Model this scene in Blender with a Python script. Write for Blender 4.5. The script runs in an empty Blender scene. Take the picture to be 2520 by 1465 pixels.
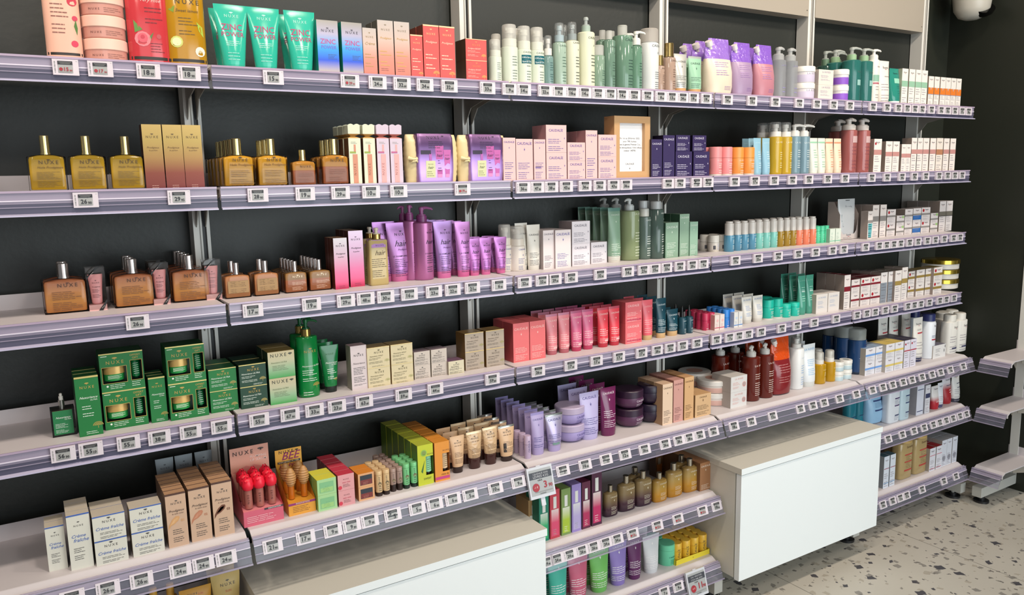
import bpy, math, random, re
from mathutils import Vector, Matrix
random.seed(7)
SC = bpy.context.scene
# ------------------------------------------------------------------ camera
W = 0.665                                   # bay width in metres
CAM = Vector((-0.32265, -1.79633, 1.26938))
MR = ((0.8484437600181127, -0.528923541680945, -0.019572254392706576),
      (0.0967757069946917, 0.11866992580425753, 0.9882064112549005),
      (0.520362996976154, 0.8403316819954473, -0.15187170774274444))
FPX = 1928.1
cd = bpy.data.cameras.new('camera'); cam = bpy.data.objects.new('camera', cd)
SC.collection.objects.link(cam); SC.camera = cam
cd.sensor_width = 36; cd.lens = 36*FPX/2520; cd.clip_start = .02
r_, u_, f_ = [Vector(a) for a in MR]
m = Matrix.Identity(4)
for i in range(3):
    m[i][0], m[i][1], m[i][2], m[i][3] = r_[i], u_[i], -f_[i], CAM[i]
cam.matrix_world = m
def ray(px, py, Y=None, Z=None):            # where a sight line meets the plane y = Y or z = Z
    d = r_*((px-1260)/FPX) + u_*(-(py-732.5)/FPX) + f_
    t = ((Y-CAM.y)/d.y) if Y is not None else ((Z-CAM.z)/d.z)
    return CAM + d*t
def xat(px, Y, Z):                          # x of the point at depth Y, height Z seen in column px
    k = (px-1260)/FPX
    a = FPX and (r_-f_*k)
    return CAM.x - (a.y*(Y-CAM.y)+a.z*(Z-CAM.z))/a.x
# ------------------------------------------------------------------ light, exposure
SC.view_settings.view_transform = 'Standard'; SC.view_settings.look = 'None'
SC.view_settings.exposure = -0.32; SC.view_settings.gamma = 1; SC.view_settings.use_curve_mapping = False
SC.cycles.max_bounces = 8; SC.cycles.transparent_max_bounces = 24
SC.cycles.caustics_reflective = False; SC.cycles.caustics_refractive = False
wd = bpy.data.worlds.new('world'); SC.world = wd; wd.use_nodes = True
wd.node_tree.nodes['Background'].inputs[0].default_value = (.86, .93, 1, 1)
wd.node_tree.nodes['Background'].inputs[1].default_value = .22
def area(name, loc, aim, sx, sy, power, col, spread=180):
    l = bpy.data.lights.new(name, 'AREA'); l.shape = 'RECTANGLE'; l.size = sx; l.size_y = sy
    l.energy = power; l.color = col; l.spread = math.radians(spread)
    o = bpy.data.objects.new(name, l); SC.collection.objects.link(o); o.location = loc
    o.rotation_euler = (Vector(aim)-Vector(loc)).to_track_quat('-Z', 'Y').to_euler()
    return o
WARM = (1, .87, .74)
for i, x in enumerate((-.75, .15, .95, 1.75, 2.45)):
    area('ceiling_spot', (x, -1.05, 2.62), (x+.12, -.1, 1.0), .16, .16, 6, WARM, 120)
for x, y in ((-.9, -2.5), (.8, -2.5), (2.45, -2.1)):
    area('track_lamp', (x, y, 2.62), (x*.8+.2, 0, 1.5), .3, .3, 6.5, (1, .89, .78), 110)
area('shop_window', (1.7, -3.5, .95), (2.1, 0, .35), 2.4, 1.5, 74, (.84, .95, 1.0))
area('shop_window', (-.6, -4.6, 1.5), (.2, 0, .9), 2.4, 1.8, 30, (.90, .95, 1.0))
# ------------------------------------------------------------------ materials
def lin(h):
    if isinstance(h, tuple): return h
    h = h.lstrip('#')
    if len(h) == 3: h = ''.join(c+c for c in h)
    v = [int(h[i:i+2], 16)/255 for i in (0, 2, 4)]
    return tuple(c/12.92 if c <= .04045 else ((c+.055)/1.055)**2.4 for c in v)
MC = {}
def mat(c, kind=''):
    """c: hex, or 'hex>hex>hex' for a print gradient from bottom to top; kind: surface"""
    key = (c, kind)
    if key in MC: return MC[key]
    nm = {'': 'printed_card', 'm': 'metal', 'f': 'foil', 'g': 'glossy_plastic', 'c': 'clear_plastic', 's': 'satin_plastic',
          'l': 'liquid', 'k': 'frosted_plastic', 'r': 'rail_plastic', 'p': 'powder_coat', 't': 'tinted_plastic', 'x': 'clear_glass', 'w': 'crinkled_film'}[kind]
    mt = bpy.data.materials.new(nm); MC[key] = mt; mt.use_nodes = True
    nt = mt.node_tree; b = nt.nodes['Principled BSDF']
    st = c.split('>')
    b.inputs['Base Color'].default_value = (*lin(st[0]), 1)
    if len(st) > 1:
        tc = nt.nodes.new('ShaderNodeTexCoord'); sp = nt.nodes.new('ShaderNodeSeparateXYZ'); cr = nt.nodes.new('ShaderNodeValToRGB')
        nt.links.new(tc.outputs['Generated'], sp.inputs[0]); nt.links.new(sp.outputs[2], cr.inputs[0]); nt.links.new(cr.outputs[0], b.inputs['Base Color'])
        e = cr.color_ramp.elements
        while len(e) < len(st): e.new(.5)
        for i, s in enumerate(st): e[i].position = i/(len(st)-1)
        for i, s in enumerate(st): e[i].color = (*lin(s), 1)
    P = {'': (.45, 0, 1, 0), 'm': (.17, .92, 1, 0), 'f': (.3, .4, 1, 0), 'g': (.15, 0, 1, 0), 's': (.35, 0, 1, 0), 'c': (.06, 0, .30, 0),
         'l': (.08, 0, .94, 0), 'k': (.3, 0, .5, 0), 'r': (.12, 0, .5, 0), 'p': (.4, 0, 1, 0), 't': (.1, 0, .86, 0), 'x': (.03, 0, 1, 0), 'w': (.16, 0, .84, 0)}[kind]
    b.inputs['Roughness'].default_value = P[0]; b.inputs['Metallic'].default_value = P[1]; b.inputs['Alpha'].default_value = P[2]
    if kind in 'xc' and kind:                  # thin clear walls: mirror at grazing angles, see-through otherwise
        N = nt.nodes.new; out = nt.nodes['Material Output']; tr = N('ShaderNodeBsdfTransparent'); gl = N('ShaderNodeBsdfGlossy'); fr = N('ShaderNodeFresnel'); mx = N('ShaderNodeMixShader')
        k_ = .86 if kind == 'x' else .9; tr.inputs[0].default_value = (*[1-(1-c_)*(1-k_) for c_ in lin(st[0])], 1); gl.inputs['Roughness'].default_value = .06; fr.inputs[0].default_value = 1.22
        nt.links.new(fr.outputs[0], mx.inputs[0]); nt.links.new(tr.outputs[0], mx.inputs[1]); nt.links.new(gl.outputs[0], mx.inputs[2]); src = mx.outputs[0]
        if kind == 'c':
            m2 = N('ShaderNodeMixShader'); m2.inputs[0].default_value = .16; nt.links.new(src, m2.inputs[1]); nt.links.new(b.outputs[0], m2.inputs[2]); b.inputs['Alpha'].default_value = 1; src = m2.outputs[0]
        nt.links.new(src, out.inputs['Surface'])
    if kind == 'l': b.inputs['Transmission Weight'].default_value = .12; b.inputs['IOR'].default_value = 1.36; b.inputs['Alpha'].default_value = 1
    if kind == 'w':
        tx = nt.nodes.new('ShaderNodeTexNoise'); tx.inputs['Scale'].default_value = 38; tx.inputs['Distortion'].default_value = 1.2; bp = nt.nodes.new('ShaderNodeBump'); bp.inputs['Strength'].default_value = .8; bp.inputs['Distance'].default_value = .006
        tc = nt.nodes.new('ShaderNodeTexCoord'); nt.links.new(tc.outputs['Object'], tx.inputs[0]); nt.links.new(tx.outputs[0], bp.inputs['Height']); nt.links.new(bp.outputs[0], b.inputs['Normal'])
    if kind in ('', 's', 'g'):                 # faint surface unevenness
        tx = nt.nodes.new('ShaderNodeTexNoise'); tx.inputs['Scale'].default_value = 180
        bp = nt.nodes.new('ShaderNodeBump'); bp.inputs['Strength'].default_value = .03
        nt.links.new(tx.outputs[0], bp.inputs['Height']); nt.links.new(bp.outputs[0], b.inputs['Normal'])
    return mt
# ------------------------------------------------------------------ mesh builder
TX = {}
def glyphs(s):
    if s not in TX:
        cu = bpy.data.curves.new('t', 'FONT'); cu.body = s; cu.resolution_u = 2; cu.offset = .022 if s[0].isdigit() else .004; cu.space_character = 1.5 if s == 'NUXE' else 1.25 if s == 'LA ROSÉE' else 1.0
        o = bpy.data.objects.new('t', cu); SC.collection.objects.link(o)
        bpy.context.view_layer.update()
        me = bpy.data.meshes.new_from_object(o)
        v = [(a.co.x, a.co.y) for a in me.vertices]; f = [tuple(p.vertices) for p in me.polygons]
        bpy.data.objects.remove(o); bpy.data.curves.remove(cu); bpy.data.meshes.remove(me)
        x0 = min(a[0] for a in v); x1 = max(a[0] for a in v)
        TX[s] = ([((x-(x0+x1)/2)/(x1-x0), y/(x1-x0)) for x, y in v], f, .7/(x1-x0))
    return TX[s]
class G:
    def __init__(s): s.v = []; s.f = []; s.mi = []; s.ms = []; s.secs = None; s.fy = None
    def m(s, mt):
        if mt not in s.ms: s.ms.append(mt)
        return s.ms.index(mt)
    def add(s, vs, fs, mt):
        n = len(s.v); s.v += [tuple(a) for a in vs]; s.f += [tuple(i+n for i in f) for f in fs]; s.mi += [s.m(mt)]*len(fs)
    def box(s, x0, y0, z0, x1, y1, z1, mt, tops=None, sides=None):
        n = len(s.v); s.v += [(x0, y0, z0), (x1, y0, z0), (x1, y1, z0), (x0, y1, z0), (x0, y0, z1), (x1, y0, z1), (x1, y1, z1), (x0, y1, z1)]
        for f, q in (((0, 1, 5, 4), mt), ((1, 2, 6, 5), sides or mt), ((2, 3, 7, 6), sides or mt), ((3, 0, 4, 7), sides or mt), ((4, 5, 6, 7), tops or mt), ((3, 2, 1, 0), mt)):
            s.f.append(tuple(i+n for i in f)); s.mi.append(s.m(q))
        return s
    def loft(s, secs, mts, seg=20, cx=0, cy=0, caps=True):
        """secs: (z, rx, ry, n[, dx, dy]); superellipse rings"""
        n0 = len(s.v); s.secs = [(a[0], a[1], a[2], a[3]) for a in secs] if s.secs is None else s.secs
        for a in secs:
            z, rx, ry, n = a[:4]; dx, dy = (a[4], a[5]) if len(a) > 4 else (0, 0)
            for i in range(seg):
                t = 2*math.pi*(i+.5)/seg; c, q = math.cos(t), math.sin(t)
                s.v.append((cx+dx+rx*math.copysign(abs(c)**(2/n), c), cy+dy+ry*math.copysign(abs(q)**(2/n), q), z))
        for k in range(len(secs)-1):
            mt = mts[min(k, len(mts)-1)]
            for i in range(seg):
                j = (i+1) % seg; a = n0+k*seg
                s.f.append((a+i, a+j, a+seg+j, a+seg+i)); s.mi.append(s.m(mt))
        if caps:
            s.f.append(tuple(n0+i for i in reversed(range(seg)))); s.mi.append(s.m(mts[0]))
            a = n0+(len(secs)-1)*seg; s.f.append(tuple(a+i for i in range(seg))); s.mi.append(s.m(mts[-1]))
        return s
    def cyl(s, x, y, z0, z1, r, mt, seg=16, bev=.0):
        b = bev*r
        keep = s.secs
        s.loft([(z0, r, r, 2)]+([(z1-b, r, r, 2), (z1, r-b, r-b, 2)] if b else [(z1, r, r, 2)]), [mt], seg, x, y); s.secs = keep
        return s
    def tube(s, pts, rs, mt, seg=10):          # round bar through points
        n0 = len(s.v); up = Vector((0, 0, 1))
        for i, p in enumerate(pts):
            a = Vector(pts[max(i-1, 0)]); b = Vector(pts[min(i+1, len(pts)-1)]); d = (b-a).normalized()
            e = d.cross(up if abs(d.z) < .9 else Vector((0, 1, 0))).normalized(); g = e.cross(d)
            for k in range(seg):
                t = 2*math.pi*k/seg; s.v.append(tuple(Vector(p)+(e*math.cos(t)+g*math.sin(t))*rs[i]))
        for i in range(len(pts)-1):
            for k in range(seg):
                j = (k+1) % seg; a = n0+i*seg; s.f.append((a+k, a+j, a+seg+j, a+seg+k)); s.mi.append(s.m(mt))
        s.f.append(tuple(n0+k for k in reversed(range(seg)))); s.f.append(tuple(n0+(len(pts)-1)*seg+k for k in range(seg))); s.mi += [s.m(mt)]*2
        return s
    def prof(s, pts, x0, x1, mt):              # extrude a closed (y, z) outline along x
        n = len(s.v); k = len(pts)
        s.v += [(x0, y, z) for y, z in pts]+[(x1, y, z) for y, z in pts]
        for i in range(k):
            j = (i+1) % k; s.f.append((n+i, n+j, n+k+j, n+k+i)); s.mi.append(s.m(mt))
        s.f.append(tuple(n+i for i in reversed(range(k)))); s.f.append(tuple(n+k+i for i in range(k))); s.mi += [s.m(mt)]*2
        return s
    def front(s, x, z):                        # y of the front surface
        if s.fy is not None: return s.fy-.0004
        S_ = s.secs; z = min(max(z, S_[0][0]), S_[-1][0])
        for a, b in zip(S_, S_[1:]):
            if a[0] <= z <= b[0]:
                t = (z-a[0])/max(1e-9, b[0]-a[0]); rx, ry, n = [a[i]+(b[i]-a[i])*t for i in (1, 2, 3)]
                break
        q = min(1, abs(x)/rx)
        return -ry*(1-q**n)**(1/n)-.0005
    def flat(s, vs, fs, mt):                   # vs are (x, z) on the front
        s.add([(x, s.front(x, z), z) for x, z in vs], fs, mt)
    def rect(s, x0, z0, x1, z1, mt, slant=0):
        n = 1 if s.fy is not None else 3 if slant else 8; vs = []
        for i in range(n+1):
            x = x0+(x1-x0)*i/n; vs += [(x, z0), (x, z1)]
        s.flat(vs, [(2*i, 2*i+2, 2*i+3, 2*i+1) for i in range(n)], mt)
    def text(s, t, x, z, w, mt, hmax=None, sh=0, rot=0):
        g, f, cap = glyphs(t)
        k = w
        if hmax and cap*w > hmax: k = hmax/cap
        c, q = math.cos(rot), math.sin(rot)
        s.flat([(x+k*((a+sh*b)*c-b*q), z+k*((a+sh*b)*q+b*c)) for a, b in g], f, mt)
    def disc(s, x, z, r, mt, rz=None, seg=12):
        rz = rz or r; s.flat([(x+r*math.cos(2*math.pi*i/seg), z+rz*math.sin(2*math.pi*i/seg)) for i in range(seg)], [tuple(range(seg))], mt)
    def prints(s, P, w, h):
        """P: print elements on the front, in fractions of the width w and height h"""
        for e in P:
            k = e[0]; mt = mat(e[-1]) if isinstance(e[-1], str) else mat(*e[-1])
            if k == 'T': s.text(e[1], e[2]*w, e[3]*h, e[4]*w, mt, hmax=.22*h)
            elif k == 'I': s.text(e[1], e[2]*w, e[3]*h, e[4]*w, mt, hmax=.22*h, sh=.35)
            elif k == 'V': s.text(e[1], e[2]*w, e[3]*h, e[4]*w, mt, rot=math.pi/2)
            elif k == 'R': s.rect(e[1]*w, e[2]*h, e[3]*w, e[4]*h, mt)
            elif k == 'O': s.disc(e[1]*w, e[2]*h, e[3]*w, mt)
            elif k == 'L':                      # small print: ragged lines
                _, x0, zt, zb, n, lw, _c = e; rr = random.Random(int(n*7+zt*50)); st = (zt-zb)*h/max(1, n-1)
                for i in range(n):
                    if n > 4 and i == n//2: continue
                    z = zt*h-i*st; t = min(st*.13, .0011); xa = x0; xe = x0+lw*(.6+.4*rr.random())
                    while xa < xe-.02:
                        xb = min(xe, xa+lw*(.12+.25*rr.random())); s.rect(xa*w, z-t, xb*w, z+t, mt, 1); xa = xb+lw*.03
            elif k == 'K':                      # little tree emblem
                x, z, q = e[1]*w, e[2]*h, e[3]*w
                z += q*.28; s.disc(x, z, q*.5, mt, q*.17); s.rect(x-q*.05, z-q*.3, x+q*.05, z, mt, 1); s.disc(x, z-q*.3, q*.2, mt, q*.03)
            elif k == 'G':                      # grape bunch emblem
                x, z, q = e[1]*w, e[2]*h, e[3]*w
                s.flat([(x-q*.35, z+q*.1), (x, z-q*.7), (x+q*.35, z+q*.1), (x, z+q*.3)], [(0, 1, 2, 3)], mt); s.disc(x, z+q*.55, q*.12, mt, seg=6)
            elif k == 'B':                      # branching tree ornament
                x, z, q = e[1]*w, e[2]*h, e[3]*w; rr = random.Random(3)
                for d_ in (.3, .6, .9):
                    m_ = int(4+8*d_)
                    for i in range(m_):
                        a = math.pi*(i+.5)/m_; s.disc(x+.75*d_*q*math.cos(a), z+d_*q*.62*math.sin(a), q*.10, mt, q*.075, 6)
                s.rect(x-q*.035, z-q*.45, x+q*.035, z+q*.2, mt, 1)
            elif k == 'U':                      # smile underline
                x, z, q = e[1]*w, e[2]*h, e[3]*w
                s.flat([(x-q, z), (x, z-q*.35), (x+q, z), (x, z-q*.12)], [(0, 1, 3), (1, 2, 3)], mt)
            elif k == 'P':                      # free outline
                s.flat([(a*w, b*h) for a, b in e[1]], [tuple(range(len(e[1])))], mt)
    def mesh(s, name, smooth=True):
        me = bpy.data.meshes.new(name); me.from_pydata(s.v, [], s.f); me.update()
        for q in s.ms: me.materials.append(q)
        me.polygons.foreach_set('material_index', s.mi)
        if smooth: me.shade_smooth(); me.set_sharp_from_angle(angle=.7)
        return me
def obj(name, g, parent=None, smooth=True):
    o = bpy.data.objects.new(name, g.mesh(name, smooth) if isinstance(g, G) else g); SC.collection.objects.link(o)
    if parent: o.parent = parent
    return o
def tag(o, label=None, cat=None, group=None, kind=None):
    for k, v_ in (('label', label), ('category', cat), ('group', group), ('kind', kind)):
        if v_: o[k] = v_
    return o
def empty(name, loc=(0, 0, 0), rz=0):
    o = bpy.data.objects.new(name, None); SC.collection.objects.link(o); o.location = loc; o.rotation_euler.z = rz; o.empty_display_size = .02
    return o
KIDS = {}
def kids(o):
    return KIDS.setdefault(o.name, [c for c in o.children])
def dup(o, parent=None):
    c = o.copy(); SC.collection.objects.link(c)
    if parent: c.parent = parent
    for ch in kids(o): dup(ch, c)
    return c
# ------------------------------------------------------------------ the setting
ZS = {1: 1.4878, 2: 1.2607, 3: 1.0330, 4: .8065, 5: .5700, 6: .3415, 7: .1390}   # shelf surfaces
Z6R, Z7R = .3795, .1455                                                     # right-hand bay
DF = {1: .2013, 2: .2013, 3: .2013, 4: .2013, 5: .2305, 6: .2320, 7: .2350}   # front edges
def terrazzo():
    mt = bpy.data.materials.new('terrazzo'); mt.use_nodes = True; nt = mt.node_tree; b = nt.nodes['Principled BSDF']; N = nt.nodes.new; Lk = nt.links.new
    b.inputs['Roughness'].default_value = .38
    tc = N('ShaderNodeTexCoord'); col = None
    base = N('ShaderNodeTexNoise'); base.inputs['Scale'].default_value = 3; Lk(tc.outputs['Object'], base.inputs[0])
    cr = N('ShaderNodeValToRGB'); cr.color_ramp.elements[0].color = (*lin('#b6b1a6'), 1); cr.color_ramp.elements[1].color = (*lin('#c6c1b6'), 1); Lk(base.outputs[0], cr.inputs[0]); col = cr.outputs[0]
    for sc, thr, size, c in ((28, .45, .36, '#aaa396'), (24, .40, .36, '#8b8780'), (20, .34, .36, '#4c4b50'), (44, .30, .36, '#77736d')):
        mp = N('ShaderNodeMapping'); mp.inputs['Location'].default_value = (sc*.37, sc*.11, 0); mp.inputs['Rotation'].default_value = (0, 0, sc*.3); Lk(tc.outputs['Object'], mp.inputs[0])
        ns = N('ShaderNodeTexNoise'); ns.inputs['Scale'].default_value = sc*1.3; Lk(mp.outputs[0], ns.inputs[0])
        mx = N('ShaderNodeVectorMath'); mx.operation = 'MULTIPLY_ADD'; Lk(ns.outputs[1], mx.inputs[0]); mx.inputs[1].default_value = (.028, .028, 0); Lk(mp.outputs[0], mx.inputs[2])
        vo = N('ShaderNodeTexVoronoi'); vo.voronoi_dimensions = '2D'; vo.distance = 'MANHATTAN'; vo.inputs['Scale'].default_value = sc; Lk(mx.outputs[0], vo.inputs[0])
        sp = N('ShaderNodeSeparateXYZ'); Lk(vo.outputs['Color'], sp.inputs[0])
        a = N('ShaderNodeMath'); a.operation = 'MULTIPLY'; Lk(sp.outputs[1], a.inputs[0]); a.inputs[1].default_value = size
        l = N('ShaderNodeMath'); l.operation = 'LESS_THAN'; Lk(vo.outputs['Distance'], l.inputs[0]); Lk(a.outputs[0], l.inputs[1])
        k = N('ShaderNodeMath'); k.operation = 'LESS_THAN'; Lk(sp.outputs[0], k.inputs[0]); k.inputs[1].default_value = thr
        q = N('ShaderNodeMath'); q.operation = 'MULTIPLY'; Lk(l.outputs[0], q.inputs[0]); Lk(k.outputs[0], q.inputs[1])
        mi = N('ShaderNodeMix'); mi.data_type = 'RGBA'; Lk(q.outputs[0], mi.inputs[0]); Lk(col, mi.inputs[6]); mi.inputs[7].default_value = (*lin(c), 1); col = mi.outputs[2]
    sp = N('ShaderNodeSeparateXYZ'); Lk(tc.outputs['Object'], sp.inputs[0])
    for ax, off in ((0, 1.6), (1, -.19)):          # tile joints every 60 cm
        a = N('ShaderNodeMath'); a.operation = 'SUBTRACT'; Lk(sp.outputs[ax], a.inputs[0]); a.inputs[1].default_value = off-60
        p = N('ShaderNodeMath'); p.operation = 'PINGPONG'; Lk(a.outputs[0], p.inputs[0]); p.inputs[1].default_value = .3
        l = N('ShaderNodeMath'); l.operation = 'LESS_THAN'; Lk(p.outputs[0], l.inputs[0]); l.inputs[1].default_value = .0011
        mi = N('ShaderNodeMix'); mi.data_type = 'RGBA'; Lk(l.outputs[0], mi.inputs[0]); Lk(col, mi.inputs[6]); mi.inputs[7].default_value = (*lin('#6f6b64'), 1); col = mi.outputs[2]
    Lk(col, b.inputs['Base Color'])
    return mt
def plaster(c, name, bump=.12, sc=90):
    mt = bpy.data.materials.new(name); mt.use_nodes = True; nt = mt.node_tree; b = nt.nodes['Principled BSDF']
    b.inputs['Base Color'].default_value = (*lin(c), 1); b.inputs['Roughness'].default_value = .48
    n = nt.nodes.new('ShaderNodeTexNoise'); n.inputs['Scale'].default_value = sc; n.inputs['Detail'].default_value = 4
    tc = nt.nodes.new('ShaderNodeTexCoord'); nt.links.new(tc.outputs['Object'], n.inputs[0])
    p = nt.nodes.new('ShaderNodeBump'); p.inputs['Strength'].default_value = bump; p.inputs['Distance'].default_value = .004
    nt.links.new(n.outputs[0], p.inputs['Height']); nt.links.new(p.outputs[0], b.inputs['Normal'])
    return mt
DARK = plaster('#24271f', 'dark_paint', .05); PANEL = plaster('#232622', 'panel_paint', .10)
FRONT_WALL = plaster('#cfcabf', 'pale_paint'); WHITE = plaster('#dedad2', 'white_coat', .01)
XR = 2.925
def struct(name, g):
    return tag(obj(name, g, smooth=False), kind='structure')
struct('floor', G().box(-2.4, -5.2, -.05, XR+.05, .1, 0, terrazzo()))
struct('ceiling', G().box(-2.4, -5.2, 2.75, XR+.05, .1, 2.8, FRONT_WALL))
struct('wall_back', G().box(-2.4, .056, 0, XR+.05, .1, 2.75, DARK))
struct('wall_right', G().box(XR, -5.2, 0, XR+.05, .056, 2.75, DARK))
ORDB = ['far left', 'second', 'third', 'fourth', 'right-hand']
def bayname(b): return ORDB[b]+' bay'
SN = {1: 'top', 2: 'second', 3: 'third', 4: 'fourth', 5: 'fifth', 6: 'sixth', 7: 'bottom'}
# uprights
POST = mat('#dedbd3', 'p'); SLOT = mat('#0a0a0a'); STEEL = mat('#b9b8b2', 'p')
for k in range(-1, 5):
    x = k*W+.003; r = empty('shelf_upright', (x, 0, 0))
    g = G(); g.box(-.016, 0, .03, .002, .046, 2.3, POST); g.box(.011, 0, .03, .018, .046, 2.3, POST); g.box(.002, .006, .03, .011, .046, 2.3, SLOT)
    g.box(-.0035, -.0012, .03, -.0015, 0, 2.3, mat('#8d8980', 'p'))
    obj('post', g, r, False)
    g = G(); g.box(-.017, -.26, .028, .017, 0, .066, STEEL); l = obj('base_leg', g, r, False)
    g = G(); g.cyl(0, -.222, 0, .008, .027, mat('#1c1c1e', 's')); g.cyl(0, -.222, .008, .018, .013, mat('#1c1c1e', 's')); g.cyl(0, -.222, .018, .028, .006, STEEL); obj('foot_pad', g, l)
    nmx = ['far left', 'left', 'second', 'third', 'fourth', 'right-hand'][k+1]
    tag(r, 'grey slotted steel upright, %s of the six along the wall' % ({0: 'first', 1: 'second', 2: 'third', 3: 'fourth', 4: 'fifth', 5: 'sixth'}[k+1]), 'upright', 'slotted uprights')
for b in range(5):
    x0 = (b-1)*W+.022; x1 = b*W-.022
    tag(obj('back_panel', G().box(x0, .046, .1, x1+.004, .052, 2.3, PANEL), smooth=False), 'dark green-grey back panel behind the shelves of the %s' % bayname(b), 'panel', 'dark back panels')
    g = G(); g.box(x0-.003, -.003, 1.782, x1+.006, .044, 2.2, mat('#a89e90', 'p'))
    for zz in (1.80, 1.9): g.box(x1-.004, -.0035, zz, x1-.001, -.003, zz+.003, SLOT)
    tag(obj('fascia_panel', g, smooth=False), 'beige fascia board closing the top of the %s' % bayname(b), 'panel', 'beige fascia boards')
# shelves: panel with lip, clear price rail, brackets
LIP = plaster('#d0c9cb', 'shelf_coat', .01); RAIL = mat('#b3a9c0', 'r'); RAIL_SHADE = mat('#4d4b60', 's'); RAILL = mat('#dcd3e2', 'g')
RAILK = mat('#a9a8be', 'c')
def rail_geo(row, x0, x1):
    g = G()
    if row < 5:
        y = -.2013
        g.box(x0, y-.0035, -.021, x1, y-.0015, .001, RAIL);
        g.box(x0, y-.0062, -.002, x1, y-.0035, .0016, mat('#b9a6bd', 't')); g.box(x0, y-.0050, -.0165, x1, y-.0035, -.0145, RAILL)
        g.box(x0, y-.0030, -.0385, x1, y-.0012, -.020, RAIL_SHADE)  # shade under the shelf, seen through clear plastic, painted as an opaque strip
        g.box(x0, y-.0050, -.0275, x1, y-.0035, -.026, RAIL)
        g.prof([(y-.0015, -.040), (y-.0105, -.0425), (y-.0105, -.040), (y-.0015, -.0375)], x0, x1, mat('#c9c3dd', 't'))
    else:
        y = -DF[row]-.024
        def P(t, o): return (y-.004-.018*t-o*.94, -.007-.047*t+o*.35)
        def strip(a, b, o0, o1, mt): g.prof([P(a, o0), P(b, o0), P(b, o1), P(a, o1)], x0, x1, mt)
        strip(0, 1, 0, .0016, RAILK); g.prof([(y+.001, -.005), (y-.0025, -.011), (y-.0045, -.011), (y-.001, -.005)], x0, x1, RAIL); strip(0, .05, .0016, .004, RAIL); strip(.10, .30, .0016, .0022, RAIL); strip(.30, .33, .0016, .003, RAILL); strip(.62, .66, .0016, .003, RAIL); strip(.93, 1, .0016, .007, RAIL)
    return g
def shelf(row, x0, x1, z, loc, rz, label, group):
    r = empty('shelf', (loc[0], loc[1], z), rz); tag(r, label, 'shelf', group)
    d = DF[row]; g = G()
    if row < 5: g.prof([(-.001, 0), (-.001, .030), (0, .030), (0, -.02), (-.012, -.02), (-.012, -.004), (-d+.012, -.004), (-d+.012, -.024), (-d, -.026), (-d, 0)], x0, x1, LIP)
    else: g.prof([(-.001, 0), (-.001, .034), (0, .034), (0, -.02), (-.012, -.02), (-.012, -.004), (-d, -.004), (-d-.017, -.013), (-d-.017, -.022), (-d-.023, -.022), (-d-.023, -.013), (-d-.018, -.009), (-d-.002, -.0006), (-d, 0)], x0, x1, LIP)
    obj('shelf_panel', g, r, False); obj('price_rail', rail_geo(row, x0-.001, x1+.001), r, False)
    for xb in (x0+.004, x1-.006):
        g = G(); g.prof([(0, -.004), (-.17, -.004), (-.17, -.016), (-.035, -.045), (-.008, -.078), (0, -.085)], xb, xb+.002, mat('#9a9389', 'p')); obj('bracket', g, r, False)
    return r
UNITS = [(r, b) for r in (1, 2, 3, 4, 5) for b in range(5)]+[(6, 0), (6, 2), (6, 4), (7, 2), (7, 4)]
def zs(row, b): return {(6, 4): Z6R, (7, 4): Z7R}.get((row, b), ZS[row])
for r, b in UNITS:
    shelf(r, .0045, W-.0045, zs(r, b), ((b-1)*W+.003, 0), 0, 'white metal shelf with clear price rail, %s row, %s' % (SN[r], bayname(b)), 'shelves of the %s row' % SN[r])
for r, z in ((5, ZS[5]), (6, Z6R), (7, Z7R)):
    shelf(r, .0045, .11, z, (XR, -.285, 0), -math.pi/2, 'end of white shelf on the side wall at right edge, %s row' % SN[r], 'shelves on the side wall')
r = empty('shelf_upright', (XR, -.31, 0), -math.pi/2); obj('post', G().box(-.016, -.003, .03, .016, 0, 2.3, POST), r, False)
l = obj('base_leg', G().box(-.017, -.26, .028, .017, -.003, .066, STEEL), r, False); g = G(); g.cyl(0, -.222, 0, .008, .027, mat('#1c1c1e', 's')); g.cyl(0, -.222, .008, .028, .012, mat('#1c1c1e', 's')); obj('foot_pad', g, l)
tag(r, 'steel upright with base leg and foot against the side wall', 'upright')
# cabinets
CAB = plaster('#cdcabf', 'laminate', .01); CAB_LIT = plaster('#e9eeef', 'door_laminate', .01)  # same laminate twice: the front-facing one has cool daylight mixed into its colour
def cabinet(b, label):
    x0 = (b-1)*W+.004; r = empty('cabinet', (x0, 0, 0)); w = W-.002; z0, z1, yf = .101, .4395, -.3364
    g = G(); g.box(0, yf, z1-.018, w, -.012, z1, CAB_LIT, tops=CAB, sides=CAB); obj('worktop', g, r, False)
    g = G(); g.box(.003, yf+.026, z0, .021, -.012, z1-.018, CAB); g.box(w-.021, yf+.026, z0, w-.003, -.012, z1-.018, CAB); g.box(.021, yf+.026, z0, w-.021, -.012, z0+.018, CAB); g.box(.021, -.02, z0+.018, w-.021, -.012, z1-.018, CAB)
    obj('carcass', g, r, False)
    g = G(); g.box(.003, yf+.003, z0-.004, w-.003, yf+.021, z1-.021, CAB_LIT); obj('door', g, r, False)
    tag(r, label, 'cabinet', 'low white cabinets')
cabinet(1, 'white low cabinet with worktop standing in front at bottom left')
cabinet(3, 'white low cabinet with worktop in front at lower right')
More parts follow.
